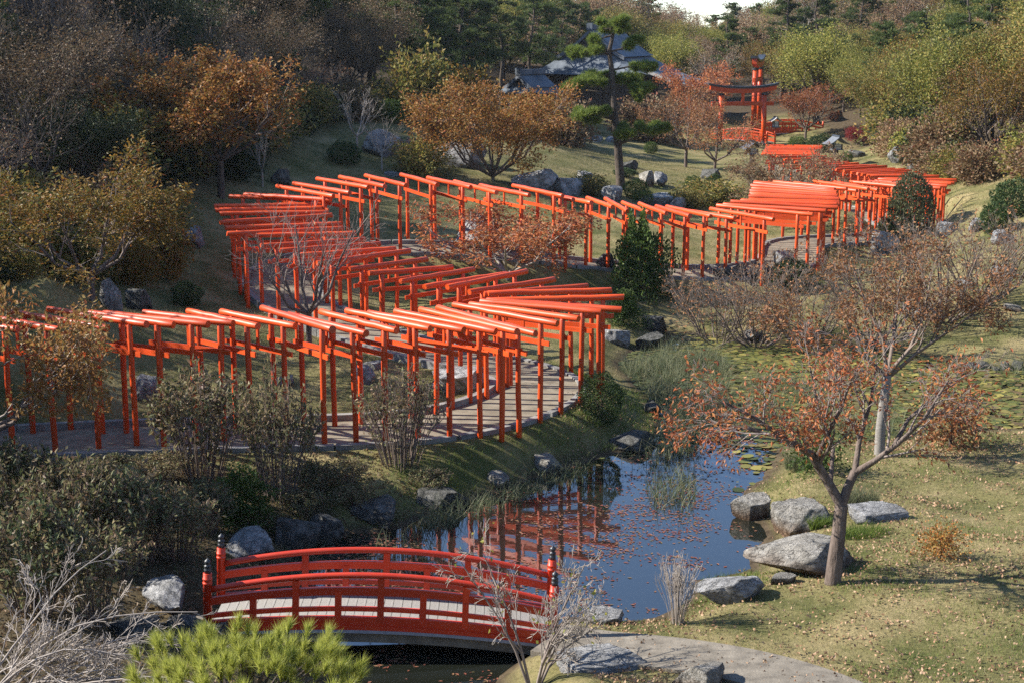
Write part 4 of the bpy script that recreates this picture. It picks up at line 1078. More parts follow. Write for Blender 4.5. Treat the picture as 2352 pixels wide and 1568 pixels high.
T = bush_tree(31, 4.0, 15, 3.0, 4, (6, 6, 4, 3), .05, trunk=.03)
tree_px('cherry_tree', 'big rounded cherry with orange leaves behind the middle row', 1132, 412, 196, T, T.meshes(M['bark'], M['twig'], M['leaf_orange'], 20000, .13, .065, .14, .3), 3.75, group='orange cherries', wide=1.2)
T = bush_tree(32, 4.5, 7, 3.2, 4, (6, 5, 4, 3), .07, trunk=.3)
thin = lambda A_: np.clip(0.9 - 0.42 * (A_[:, 0] - .6), 0.04, 1)
tree_px('cherry_tree', 'wide brown-orange cherry, half bare on its right side, above the left bend', 508, 455, 128, T, T.meshes(M['bark_dark'], M['twig'], M['leaf_orange'], 17000, .14, .07, .14, .3, thin), 4.3, group='orange cherries', wide=1.3)
T = bush_tree(33, 4.2, 7, 3.0, 4, (6, 5, 4, 3), .06, trunk=.22)
tree_px('cherry_tree', 'cherry with golden brown leaves above the narrow standing stone', 212, 698, 362, T, T.meshes(M['bark'], M['twig'], M['leaf_gold'], 9500, .14, .065, .15, .5), 4.0, group='orange cherries', wide=1.25)
# near left tree, trunk at the picture's edge
T = bush_tree(34, 3.4, 8, 2.7, 4, (6, 6, 4, 3), .055, trunk=.3, ang=(.3, .8))
p = on_ground(-60, 1120)
pl = at_y(-70, 1090, 28.0); pl[2] = gz(pl[0], pl[1])
MNL = T.meshes(M['bark'], M['twig_pale'], M['leaf_apricot'], 10500, .12, .055, .11, .5)
sc_ = float((CZ + ray(-20, 622)[2] / ray(-20, 622)[1] * 28.0 - pl[2]) / top_of(MNL))
put('cherry_tree', 'cherry with curled orange leaves at the left edge before the gates', 'tree', MNL, pl, 1.0, (sc_ * .86, sc_ * .86, sc_), 'orange cherries')
# bush with red leaves in the middle of the loops
T = bush_tree(35, 2.6, 11, 2.7, 4, (6, 6, 4, 3), .045, trunk=.06, ang=(.3, .7))
tree_px('cherry_tree', 'low many-stemmed cherry with thin red leaves between the gate rows', 1165, 642, 470, T, T.meshes(M['twig_pale'], M['twig_pale'], M['leaf_red'], 6500, .14, .055, .13, .8), 2.5, group='red leaved cherries', wide=1.6)
# bare small tree inside left loop
T = bush_tree(36, 3.0, 6, 1.35, 4, (6, 5, 5, 3), .04, trunk=.3, ang=(.3, .7))
MB36 = T.meshes(M['bark'], M['twig'], M['leaf_redbrown'], 60, .07, .035, .1, .4)
q = at_y(707, 700, 40.6); zq = gz(q[0], q[1]); hq = (CZ + ray(707, 455)[2] / ray(707, 455)[1] * 40.6 - zq) / top_of(MB36)
put('bare_tree', 'small bare grey tree in front of the left bend gates', 'tree', MB36, (q[0], q[1], zq), 0, (hq * 1.1, hq * 1.1, hq), 'bare trees')
# white small trees
T = bush_tree(37, 3.0, 4, 1.1, 4, (5, 5, 4, 3), .04, trunk=.35, ang=(.25, .6)); MW = T.meshes(M['twig_pale'], M['twig_pale'])
tree_px('bare_tree', 'slim bare white tree left of the tall white boulder', 820, 365, 205, T, MW, 2.85, group='bare trees')
tree_px('bare_tree', 'shorter bare white sapling in front of the tall white boulder', 878, 392, 268, T, MW, 2.85, group='bare trees', rotz=2)
tree_px('bare_tree', 'thin bare sapling beside the dark upright boulder at left', 603, 430, 300, T, MW, 2.85, group='bare trees', rotz=4)
# leafy tree in front of the far gates
T = bush_tree(38, 3.4, 8, 2.6, 4, (6, 6, 4, 3), .05, trunk=.15)
MD = T.meshes(M['bark'], M['twig'], M['leaf_tan'], 6500, .12, .055, .1, .4)
q = at_y(1800, 430, 68.5); zq = gz(q[0], q[1]); hq = CZ + ray(1800, 338)[2] / ray(1800, 338)[1] * 68.5 - zq
put('cherry_tree', 'cherry with dry tan leaves hiding the far gates', 'tree', MD, (q[0], q[1], zq), 0, (hq / top_of(MD) * 1.15, hq / top_of(MD) * 1.15, hq / top_of(MD)), 'dry leafed cherries')
# reddish trees round the great torii
T = bush_tree(39, 3.6, 7, 2.3, 4, (6, 6, 4, 3), .06, trunk=.2); MR = T.meshes(M['bark'], M['twig'], M['leaf_red'], 6000, .12, .06, .12, .3)
T = bush_tree(40, 3.6, 6, 2.3, 4, (6, 6, 4, 3), .06, trunk=.25); MRT = T.meshes(M['bark'], M['twig_brown'], M['leaf_redbrown'], 2600, .12, .06, .12, .3)
tree_px('cherry_tree', 'pinkish red cherry right of the great torii', 1850, 322, 196, T, MR, 3.4, group='red leaved cherries', wide=1.1)
tree_px('cherry_tree', 'russet half bare cherry left of the great torii', 1575, 385, 205, T, MRT, 3.4, group='red leaved cherries', wide=1.0)
tree_px('cherry_tree', 'bare forked cherry in front of the great torii', 1642, 405, 255, T, MRT, 3.4, group='red leaved cherries', rotz=1.4, wide=1.05)
tree_px('cherry_tree', 'red leaved cherry behind the russet one, by the shrine roof', 1600, 300, 150, T, MR, 3.4, group='red leaved cherries', rotz=2.2, wide=1.2)
tree_px('cherry_tree', 'russet cherry just left of the red bridge end', 1600, 330, 222, T, MR, 3.4, group='red leaved cherries', rotz=3.5, wide=.9)
tree_px('maple_tree', 'small dark crimson maple near the lone grey lantern', 1968, 335, 290, T, {k: v for k, v in bush_tree(41, 1.6, 7, 1.5, 3, (6, 6, 5), .04, .15).meshes(M['bark'], M['twig'], M['leaf_crimson'], 5000, .09, .05, .1, .5).items()}, 1.5, group='red leaved cherries')
# twiggy thicket over the far pond shore
T = bush_tree(42, 2.4, 14, 2.4, 4, (6, 6, 5, 3), .03, trunk=0, ang=(.35, .8)); MT = T.meshes(M['twig_brown'], M['twig_brown'], M['leaf_redbrown'], 700, .09, .045, .1, .4)
for k_, (bx, by, yt, lab) in enumerate([(1650, 800, 600, 'tangled bare thicket on the far pond shore, leftmost one'), (1740, 805, 585, 'tangled bare thicket on the far pond shore, second from left'), (1850, 800, 590, 'tangled bare thicket on the far pond shore, middle one'), (2010, 800, 560, 'tangled bare thicket on the far pond shore, right one'), (2170, 740, 470, 'tall bare thicket with rusty leaves right of the egg-shaped conifer'), (2260, 700, 470, 'bare thicket on the right bank by the edge of the picture')]):
    tree_px('thicket', lab, bx, by, yt, T, MT, 2.35, 'shrub', 'bare thickets', rotz=k_ * 1.3, wide=1.0)
# bare shrubs in the foreground
T = Tree(43, 3, (.3, .8), .55, (7, 5, 4), .2, .02, 2, rtip=.3); T.rmin = .0035
for i in range(8):
    a = T.r.uniform(0, 6.28); rr = T.r.uniform(.3, 1.5); hh = T.r.uniform(.5, 1.65) * (1.2 - .35 * rr)
    e = np.array([math.cos(a) * rr * 1.25, math.sin(a) * rr * .8, hh]); m1 = e * .5 + [0, 0, .12]
    T.limb([(0, 0, -.1), e * .25 + [0, 0, .1], m1, e], .024, .007, 0, True, 6, .5)
p = at_y(1225, 1570, 21.2); zq = gz(p[0], p[1])
put('bare_shrub', 'leafless pale shrub spreading in front of the right bridge end', 'shrub', T.meshes(M['twig'], M['twig_pale'], M['leaf_yellowgreen'], 70, .07, .04, .06), (p[0], p[1], zq), 0, (1.0, 1, (CZ + ray(1100, 1250)[2] / ray(1100, 1250)[1] * 21.3 - zq) / 1.55), 'bare shrubs')
T = Tree(44, 3, (.25, .7), .5, (6, 5, 4), .16, -.02, 2, rtip=.3); T.rmin = .0035
for i in range(24):
    a = T.r.uniform(-.9, 1.3); L_ = T.r.uniform(1.2, 3.0)
    up = T.r.uniform(.35, 1.15)
    d0 = np.array([math.cos(a) * T.r.uniform(.4, 1), math.sin(a) * .6, up]); d0 /= np.linalg.norm(d0)
    pts = [np.array([T.r.normal(0, .25), T.r.normal(0, .25), -.1])]
    for j in range(7):
        d0 = d0 + np.array([.05, 0, -.06 - .02 * j]) + T.r.normal(0, .07, 3); d0 /= np.linalg.norm(d0); pts.append(pts[-1] + d0 * L_ / 7)
    T.limb(np.array(pts), .015, .0045, 0, True, 5, .5)
p = at_y(-40, 1640, 18.5); zq = gz(p[0], p[1])
put('bare_shrub', 'tangle of long pale whippy bare branches in the lower left corner', 'shrub', T.meshes(M['twig_pale'], M['twig_pale'], split=1), (p[0], p[1], p[2] - .1), 0, 1.35, 'bare shrubs')
GROUND_STEM = max(0.0, float(p[2]) - zq)

# ------------------------------------------------------------------ pines
def tuft_field(rs, c, rad, n):
    "tuft places in a flattened cloud; axis points up and outward"
    u = nrm(rs.normal(0, 1, (n, 3))) * (rs.uniform(0.25, 1, n) ** 0.5)[:, None]
    u[:, 2] = np.where(u[:, 2] < 0, u[:, 2] * 0.45, u[:, 2])
    return c + u * rad, nrm(u * np.array([.7, .7, .5]) + np.array([0, 0, .75]))
# tall garden pine with tiered pads; pads given as in the photograph at the trunk's distance
pb = on_ground(1425, 432); PY = float(pb[1])
def ppx(x, y, dy=0): 
    w_ = at_y(x, y, PY + dy); return w_ - pb
k_ = 1 / 2.688 * S2
zx = lambda x: (1180 + x / 2.688) * S2
zy = lambda y: (20 + y / 2.688) * S2
T = Tree(60, 2, (.5, .9), .5, (4, 4), .15, 0, 9)
trunk_pts = [ppx(1427, 440), ppx(1423, 390), ppx(1419, 330), ppx(1412, 270), ppx(1409, 215), ppx(1405, 160), ppx(1399, 120), ppx(1408, 80), ppx(1412, 66)]
T.limb(np.array(trunk_pts), .26, .07, 0, False)
PADS = [(850, 115, 120, 52, 0), (740, 205, 55, 30, -.4), (640, 285, 95, 42, .2), (760, 260, 60, 30, -.8), (975, 232, 72, 45, .3), (690, 470, 150, 55, -.3), (800, 440, 60, 35, .8), (960, 480, 110, 55, .5), (1050, 560, 90, 70, -.5), (680, 705, 150, 48, .2), (560, 510, 40, 30, .3), (1000, 800, 130, 62, -.4), (1140, 800, 95, 55, .5), (1050, 385, 110, 26, .2), (900, 95, 60, 40, -.8), (820, 130, 60, 40, .9), (770, 675, 70, 30, -.6)]
rsp = np.random.RandomState(61)
tp, ta = [], []
pxm = PY / FPX * k_
for x_, y_, w_, h_, dd in PADS:
    c = ppx(zx(x_), zy(y_), dd)
    d_ = np.array([w_ * pxm, w_ * pxm * .8, h_ * pxm * 1.15])
    nk = int(4 + w_ / 22)
    for kk in range(nk):
        o_ = rsp.uniform(-1, 1, 3); o_ = o_ / max(1, np.linalg.norm(o_[:2])) * np.array([.75, .75, .55])
        a_, b_ = tuft_field(rsp, c + o_ * d_, np.array([.42, .42, .26]) * rsp.uniform(.6, 1.25) * d_[0] ** .5 * .75, int(26 + w_ / 6)); tp.append(a_); ta.append(b_)
    tz = np.array(trunk_pts); j = int(np.argmin(np.abs(tz[:, 2] - c[2] + .15))); s_ = tz[j]
    m_ = (s_ + c) / 2 + np.array([0, 0, -.06])
    T.limb([s_, s_ * .7 + m_ * .3 + rsp.normal(0, .05, 3), m_ + rsp.normal(0, .06, 3), c - [0, 0, d_[2] * .35]], .07, .025, 1, True, 5, .45)
ms = T.meshes(M['bark_dark'], M['bark_dark'])
ms['crown'] = needles_mesh('crown', rsp, np.concatenate(tp), np.concatenate(ta), 15, .30, .030, M['leaf_pine_bright'], 1.1)
put('pine_tree', 'tall garden pine with tiered flat pads rising before the shrine roof', 'tree', ms, pb)

# foreground pine top
pf = at_y(560, 1545, 11.8); zf = gz(pf[0], pf[1])
T = Tree(62, 3, (.4, .8), .6, (5, 4, 4), .12, .1, 9)
T.limb([(0, 0, zf - pf[2] - .1), (.03, 0, (zf - pf[2]) * .5), (0, 0, -.35), (0, 0, .1)], .11, .05, 0, False)
rsf = np.random.RandomState(63)
tp, ta = [], []
for i in range(210):
    a = rsf.uniform(0, 6.28); rr = 1.02 * math.sqrt(rsf.uniform(0, 1))
    top = .30 * (1 - (rr / 1.05) ** 2) + .05 * math.sin(a * 3) + .07 * math.sin(rr * 9 + a * 2)
    z_ = top - rsf.uniform(0, .5) ** 1.5 * .7
    tp.append((math.cos(a) * rr, math.sin(a) * rr * .8, z_)); ta.append((math.cos(a) * rr * .45, math.sin(a) * rr * .45, .9))
for x_, z_ in ((-.02, .47), (-.06, .40), (.05, .40), (-.5, .3), (.62, .2), (.3, .36)):
    tp.append((x_, 0, z_)); ta.append((.1 * x_, 0, 1))
tp = np.array(tp); ta = nrm(np.array(ta))
for i in range(0, 210, 4):
    T.limb([(0, 0, -.35), tp[i] * .4 + [0, 0, -.3], tp[i] - ta[i] * .12], .02, .008, 1, False)
ms = T.meshes(M['bark_dark'], M['bark_dark'])
ms['crown'] = needles_mesh('crown', rsf, tp, ta, 130, .135, .0045, M['leaf_pine_yellow'], .5)
put('pine_tree', 'yellow-green top of a young pine at the bottom edge', 'tree', ms, pf)

def pine_proto(seed, H=10.0, spread=3.2, low=.35, mat='leaf_pine', n=46, per=12):
    T = Tree(seed, 2, (.5, 1.0), .45, (4, 4), .14, .0, 9); r_ = T.r
    zz = np.linspace(-.4, H, 8); lean = np.cumsum(r_.normal(0, .16, 8))
    tr_ = np.stack([lean, np.cumsum(r_.normal(0, .12, 8)), zz], 1); T.limb(tr_, .20, .05, 0, False)
    tp, ta = [], []
    for i in range(n):
        f = low + (1 - low) * (i + r_.uniform(0, 1)) / n; z_ = H * f
        a = r_.uniform(0, 6.28); L_ = spread * (1.08 - f) ** .6 * r_.uniform(.45, 1.1) + .25
        b_ = np.array([np.interp(z_, zz, tr_[:, 0]), np.interp(z_, zz, tr_[:, 1]), z_])
        e = b_ + np.array([math.cos(a) * L_, math.sin(a) * L_, L_ * r_.uniform(-.12, .35)])
        T.limb([b_, b_ * .5 + e * .5 + [0, 0, .12], e], .05, .015, 1, True, 3, L_ * .3)
        for t in (0.55, .8, 1.0):
            c = b_ * (1 - t) + e * t + r_.normal(0, .15, 3)
            p_, q_ = tuft_field(r_, c, np.array([.55, .55, .22]) * r_.uniform(.7, 1.25) * (.6 + .14 * L_), 11); tp.append(p_); ta.append(q_)
    ms = T.meshes(M['bark_dark'], M['bark_dark'])
    ms['crown'] = needles_mesh('crown', r_, np.concatenate(tp), np.concatenate(ta), per, .34, .045, M[mat])
    return ms
PINES = [pine_proto(70, 10, 3.3, .3), pine_proto(71, 10, 3.8, .42, n=40), pine_proto(72, 10, 2.9, .25)]
PINE_DARK = pine_proto(73, 9, 4.2, .4, n=44)

# ------------------------------------------------------------------ shrubs
def hydrangea(seed, H=1.6, R=.85, stems=46, leaf='leaf_shrub', nl=1500, ll=.14, lw=.07, heads=True, twig='twig_brown'):
    T = Tree(seed, 2, (.25, .6), .4, (3, 2), .1, .12, 1, rtip=.5); T.rmin = .004; r_ = T.r
    tips = []
    for i in range(stems):
        a = r_.uniform(0, 6.28); rr = R * math.sqrt(r_.uniform(0, 1)); h = H * r_.uniform(.7, 1.0) * (1 - .35 * (rr / R) ** 2)
        b_ = np.array([math.cos(a) * rr * .35, math.sin(a) * rr * .35, -.1]); e = np.array([math.cos(a) * rr, math.sin(a) * rr, h])
        T.limb([b_, b_ * .5 + e * .5 + [0, 0, .1 * H], e], .011, .005, 0, True, 3, H * .22, .5); tips.append(e)
        for t in (.35, .5, .6, .7, .8, .9, 1.0):
            T.anch.append(b_ * (1 - t) + e * t); T.adir.append((e - b_) / np.linalg.norm(e - b_))
    ms = {'stems': T.wood('stems', 0, 9, M[twig], 3)}
    A_ = np.array(T.anch); D_ = np.array(T.adir); j = r_.randint(0, len(A_), nl)
    ms['foliage'] = leaves_mesh('foliage', r_, A_[j] + r_.normal(0, .05, (nl, 3)), ll, lw, M[leaf], D_[j] * .3, .15)
    if heads:
        tp = np.repeat(np.array(tips)[::3], 26, 0); 
        ms['dry_flower_heads'] = leaves_mesh('dry_flower_heads', r_, tp + r_.normal(0, .045, tp.shape), .035, .03, M['leaf_tan'], None, 0)
    return ms
def ball(seed, n=6000, leaf='leaf_topiary', size=.07, lumpy=.06, stem=True, prof=None, rag=.05):
    "clipped bush of unit radius and height 2: base at z=0"
    r_ = np.random.RandomState(seed)
    u = nrm(r_.normal(0, 1, (n, 3)))
    w = 1 + lumpy * (np.sin(u @ r_.normal(0, 4, 3)) + np.sin(u @ r_.normal(0, 6, 3)) + np.sin(u @ r_.normal(0, 9, 3)))
    rad = w * np.where(r_.uniform(0, 1, n) < .75, r_.uniform(.9, 1.0 + rag, n), r_.uniform(.4, .9, n))
    P = u * rad[:, None]
    P[:, 2] = P[:, 2] + 1
    if prof: P[:, :2] *= prof(np.clip(P[:, 2] / 2, 0, 1))[:, None]
    ms = {'foliage': leaves_mesh('foliage', r_, P, size, size * .6, M[leaf], u * .9, -.2)}
    T = Tree(seed + 1, 2, (.4, .8), .5, (5, 4), .15, .05, 9)
    T.limb([(0, 0, -.15), (.02, 0, .5), (0, .02, 1.0)], .07, .05, 0, True, 6, .6)
    ms['stem'] = T.wood('stem', 0, 9, M['bark_dark'], 4)
    return ms
def shrub_px(name, label, bx, by, wpx, ytop, ms, R, H, group=None, rotz=0, cat='shrub', shift=0.0):
    p = on_ground(bx, by)
    d_ = math.hypot(p[1], CZ - p[2])
    top = CZ + ray(bx, ytop)[2] / ray(bx, ytop)[1] * p[1]
    s = wpx / FPX * d_ / 2 / R; sz = max(.12, top - p[2]) / H
    return put(name, label, cat, ms, (p[0], p[1] + s * R * .5, p[2]), rotz, (s, s, sz), group)
HY = [hydrangea(80, leaf='leaf_hydrangea', stems=60, nl=1700, ll=.11, lw=.055), hydrangea(81, leaf='leaf_hydrangea', stems=64, nl=1900, ll=.1, lw=.05), hydrangea(82, leaf='leaf_hydrangea', stems=80, nl=1000, ll=.09, lw=.045)]
GH = 'leggy hydrangea-like bushes'
shrub_px('shrub', 'leggy bush with dry flower heads before the front gates, left one', 455, 1120, 230, 855, HY[0], .85, 1.65, GH)
shrub_px('shrub', 'leggy dark leaved bush before the front gates, middle one', 632, 1165, 190, 880, HY[1], .85, 1.65, GH, 1)
shrub_px('shrub', 'thin twiggy bush before the front gates, right one', 918, 1090, 200, 862, HY[2], .85, 1.65, GH, 2)
HYD = [hydrangea(83, 1.5, .95, 60, nl=2300, ll=.12, lw=.06, heads=False), hydrangea(84, 1.5, .95, 60, leaf='leaf_hydrangea', nl=1900, ll=.12, lw=.055)]
for k_, (bx, by, w_, yt, lab) in enumerate([(30, 1260, 220, 1045, 'dense grey-green bush at the left edge below the gates'), (150, 1300, 240, 1075, 'dense grey-green bush left of the junipers, behind the bare whips'), (290, 1325, 230, 1105, 'dense leafy bush above the sunlit dark boulder'), (395, 1300, 200, 1150, 'dense brownish bush just left of the flat topped rock'), (60, 1430, 260, 1190, 'low leafy bush behind the whippy branches at far left'), (210, 1445, 240, 1230, 'low leafy bush behind the whippy branches, right of the first'), (470, 1235, 130, 1120, 'small brown bush next to the low juniper')]):
    shrub_px('shrub', lab, bx, by, w_, yt, HYD[k_ % 2], .95, 1.5, 'bushes on the shaded near left bank', k_)
for k_, (bx, by, w_, yt, lab) in enumerate([(720, 1150, 110, 1070, 'low dark bush on the shaded bank below the middle leggy bush'), (800, 1128, 100, 1062, 'low bush on the shaded bank, between the leggy bushes'), (700, 1200, 110, 1135, 'low bush just above the dark rounded bank rocks'), (815, 1185, 100, 1120, 'low bush above the shaded bank rock, left'), (985, 1140, 100, 1085, 'low bush below the thin twiggy bush'), (360, 1130, 130, 1050, 'low dark bush beneath the left front gates'), (250, 1120, 130, 1055, 'low dark bush left of the leggy bushes')]):
    shrub_px('shrub', lab, bx, by, w_, yt, HYD[k_ % 2], .95, 1.5, 'bushes on the shaded near left bank', k_ * 1.7)
JUN = ball(90, 3800, 'leaf_green', .16, .16, prof=lambda t: 1.15 - .5 * t, rag=.3)
shrub_px('shrub', 'low bright green juniper on the shaded bank left of the pond', 547, 1215, 135, 1105, JUN, 1.1, 2.0, 'low junipers')
TOP = [ball(91, 8000, size=.075), ball(92, 5000, 'leaf_green', .11, .08), ball(93, 5000, 'leaf_topiary', .12, .1)]
shrub_px('clipped_bush', 'round clipped dark green bush at the near bend', 1383, 988, 98, 868, TOP[0], 1.0, 2.0, 'clipped round bushes')
EGG = ball(94, 9000, 'leaf_egg', .09, .06, prof=lambda t: 1.04 - .2 * t ** 2, rag=.12)
shrub_px('conifer', 'egg-shaped grey-green conifer before the far right gates', 2093, 552, 96, 405, EGG, 1.0, 2.0, 'shaped conifers')
CON = ball(95, 8000, 'leaf_green', .13, .2, prof=lambda t: 1.2 - .72 * t ** 1.3, rag=.4)
shrub_px('conifer', 'ragged green conifer in front of the middle row', 1472, 690, 106, 522, CON, 1.0, 2.0, 'shaped conifers')
shrub_px('conifer', 'dark low conifer at the right end of the middle row', 1822, 672, 96, 602, TOP[2], 1.0, 2.0, 'shaped conifers')
shrub_px('conifer', 'small green conifer just behind the near bend', 1432, 752, 66, 682, CON, 1.0, 2.0, 'shaped conifers', 2)
for k_, (bx, by, w_, yt, pr, lab) in enumerate([(1460, 458, 56, 415, 1, 'olive clipped bush right of the tall pine, left one'), (1480, 470, 44, 440, 1, 'green clipped bush right of the tall pine, lower one'), (1592, 438, 38, 406, 1, 'green clipped bush on the knoll by the bare tree'), (1642, 440, 34, 402, 2, 'dark small bush at the foot of the white stemmed cherry'), (1342, 408, 26, 393, 1, 'small round bush between the grey rocks left of the pine'), (790, 380, 70, 328, 2, 'dark green bush on the shaded mound at left'), (895, 285, 74, 232, 1, 'dark green pine-like bush behind the tall white boulder'), (425, 705, 66, 652, 2, 'dark bush on the shaded left slope'), (1945, 375, 26, 350, 1, 'small green bush beside the lone lantern'), (1888, 352, 60, 312, 2, 'dark rounded bush between torii and lone lantern'), (1835, 345, 46, 316, 1, 'olive rounded bush under the pinkish cherry'), (2035, 560, 40, 505, 2, 'dark bush behind the pale rock by the gate stack'), (1495, 355, 30, 328, 1, 'small clipped bush behind the pine, right'), (1435, 408, 50, 388, 2, 'dark low bush behind the pine trunk'), (2330, 500, 90, 420, 2, 'dark evergreen bush on the right bank'), (2290, 540, 70, 470, 2, 'dark evergreen bush lower on the right bank')]):
    shrub_px('clipped_bush', lab, bx, by, w_, yt, TOP[pr], 1.0, 2.0, 'clipped round bushes', k_)
WILD = {k: ball(100 + i, 4200, k, .17, .2, rag=.35) for i, k in enumerate(['leaf_olive', 'leaf_gold', 'leaf_yellowgreen', 'leaf_dark', 'leaf_litter', 'leaf_tan'])}
for k_, (bx, by, w_, yt, mt, lab) in enumerate([(375, 640, 90, 515, 'leaf_gold', 'yellowish bush beside the golden brown cherry'), (305, 660, 70, 560, 'leaf_gold', 'small yellowish bush under the golden brown cherry'), (962, 408, 90, 335, 'leaf_olive', 'pale yellow-green bush left of the big orange cherry'), (1350, 450, 70, 410, 'leaf_olive', 'yellow-green bush behind the middle row, left of the pine'), (1640, 478, 120, 428, 'leaf_olive', 'low olive bush behind the middle row, right part'), (1580, 480, 60, 445, 'leaf_olive', 'low olive bush behind the middle row, near the pale slab'), (2190, 1032, 115, 928, 'leaf_redbrown', 'green and reddish bush alone on the right lawn'), (2165, 1290, 70, 1222, 'leaf_orange', 'small sparse orange bush on the right lawn'), (1880, 1090, 90, 1005, 'leaf_green', 'dark grass-like bush behind the forked trunk'), (1300, 335, 90, 250, 'leaf_tan', 'brown bush in front of the shrine hall, left of the pine'), (1480, 325, 120, 240, 'leaf_tan', 'grey-brown bush in front of the shrine hall, right of the pine'), (1250, 320, 110, 240, 'leaf_gold', 'golden bush in front of the shrine hall at left'), (1060, 300, 110, 170, 'leaf_gold', 'golden leaved thicket above the big orange cherry, left'), (960, 290, 130, 140, 'leaf_olive', 'olive thicket left of the shrine outbuilding')]):
    shrub_px('shrub', lab, bx, by, w_, yt, WILD.get(mt) or ball(120 + k_, 1300, mt, .2, .25, rag=.5), 1.0, 2.0, 'garden shrubs', k_)
# dry grass tuft by the water
p = on_ground(1555, 1432); r_ = np.random.RandomState(130)
T = Tree(131, 2, (.1, .35), .5, (3, 2), .08, .1, 9); T.rmin = .003
for i in range(90):
    a = r_.uniform(0, 6.28); rr = r_.uniform(0, .32); h = r_.uniform(.55, 1.02)
    T.limb([(math.cos(a) * rr * .3, math.sin(a) * rr * .3, -.05), (math.cos(a) * rr * .7, math.sin(a) * rr * .7, h * .55), (math.cos(a) * rr * 1.2, math.sin(a) * rr * 1.2, h)], .005, .002, 0, True, 2, .3, .4)
put('dry_shrub', 'upright tuft of dry grey stems at the near water edge', 'shrub', {'stems': T.wood('stems', 0, 9, M['twig_pale'], 3)}, p)

# loose grass clumps on the near lawn
rc_ = np.random.RandomState(135)
for bx, by, wpx, L_, mt, lab in [(1985, 1232, 130, .26, 'grass_green', 'bright green grass clump beside the flat grey slab'), (1975, 1165, 90, .5, 'reed', 'tall yellowing grass clump behind the tan boulder'), (1880, 1215, 60, .3, 'grass_green', 'small grass clump between boulder and trunk'), (1850, 1075, 100, .55, 'reed', 'arching dark grass clump on the right shore')]:
    p = on_ground(bx, by); w_ = wpx / FPX * p[1] / 2
    a = rc_.uniform(0, 6.28, 900); rr = w_ * np.sqrt(rc_.uniform(0, 1, 900))
    P = np.stack([np.cos(a) * rr, np.sin(a) * rr * .6, np.full(900, -.03)], 1)
    link('grass_clump', blades_mesh('grass_clump', rc_, P, L_, .012, M[mt], .6, 3), None, lab, 'grass', 'grass clumps on the near lawn', None, p)

# ------------------------------------------------------------------ woods
def wood_tree(seed, H, stems, spread, leaf, n, ll, lw, twig, bark='bark_dark', trunk=.3, lv=4, jit=.25, kids=(5, 5, 4, 3)):
    T = bush_tree(seed, H, stems, spread, lv, kids, .075, trunk=trunk, ang=(.35, .9))
    return T.meshes(M[bark], M[twig], M[leaf], n, ll, lw, jit, .2)
W_BARE = [wood_tree(140, 7, 6, 2.6, 'leaf_litter', 700, .16, .09, 'twig_brown'), wood_tree(141, 7, 7, 2.4, 'leaf_tan', 900, .16, .09, 'twig')]
W_DARK = [wood_tree(142, 7, 8, 2.7, 'leaf_dark', 17000, .15, .085, 'twig_brown', jit=.4, lv=3), wood_tree(143, 7, 8, 2.9, 'leaf_dark', 17000, .14, .08, 'twig_brown', jit=.45, lv=3)]
W_LIT = [wood_tree(144, 7, 8, 2.7, 'leaf_litter', 9000, .14, .08, 'twig_brown', jit=.3, lv=4)]
W_OLIVE = [wood_tree(145, 7, 9, 2.9, 'leaf_olive', 24000, .15, .085, 'twig', jit=.4, trunk=.2, lv=3), wood_tree(146, 7, 9, 3.0, 'leaf_yellowgreen', 22000, .15, .09, 'twig', jit=.42, trunk=.2, lv=3), wood_tree(147, 7, 8, 2.8, 'leaf_gold', 12000, .15, .085, 'twig', jit=.35, trunk=.2, lv=4)]
W_PALE = [wood_tree(148, 7, 8, 2.7, 'leaf_tan', 4500, .2, .12, 'twig_pale', lv=4), wood_tree(149, 7, 7, 2.6, 'leaf_tan', 1500, .2, .12, 'twig_pale', lv=4)]
rw = np.random.RandomState(150)
def zone(x, y):
    a = 'nearest' if y < 55 else 'near' if y < 72 else 'middle' if y < 95 else 'far' if y < 130 else 'farther' if y < 180 else 'farthest'
    c = 1176 + x / y * FPX * 1.02
    b_ = 'beyond the left edge' if c < 0 else 'at the far left' if c < 300 else 'at the left' if c < 650 else 'left of centre' if c < 1050 else 'about the centre' if c < 1400 else 'right of centre' if c < 1750 else 'at the right' if c < 2100 else 'at the far right' if c < 2352 else 'beyond the right edge'
    return f', {a} rows, {b_}'
def wood(kind, name, label, group, x, y, H, ref=7.0, wide=None):
    label += zone(x, y)
    ms = kind[rw.randint(len(kind))]
    s = H / ref * rw.uniform(.9, 1.1); w_ = wide or rw.uniform(.95, 1.3)
    put(name, label, 'tree', ms, (x, y, gz(x, y) - .15), rw.uniform(0, 6.28), (s * w_, s * w_, s), group)
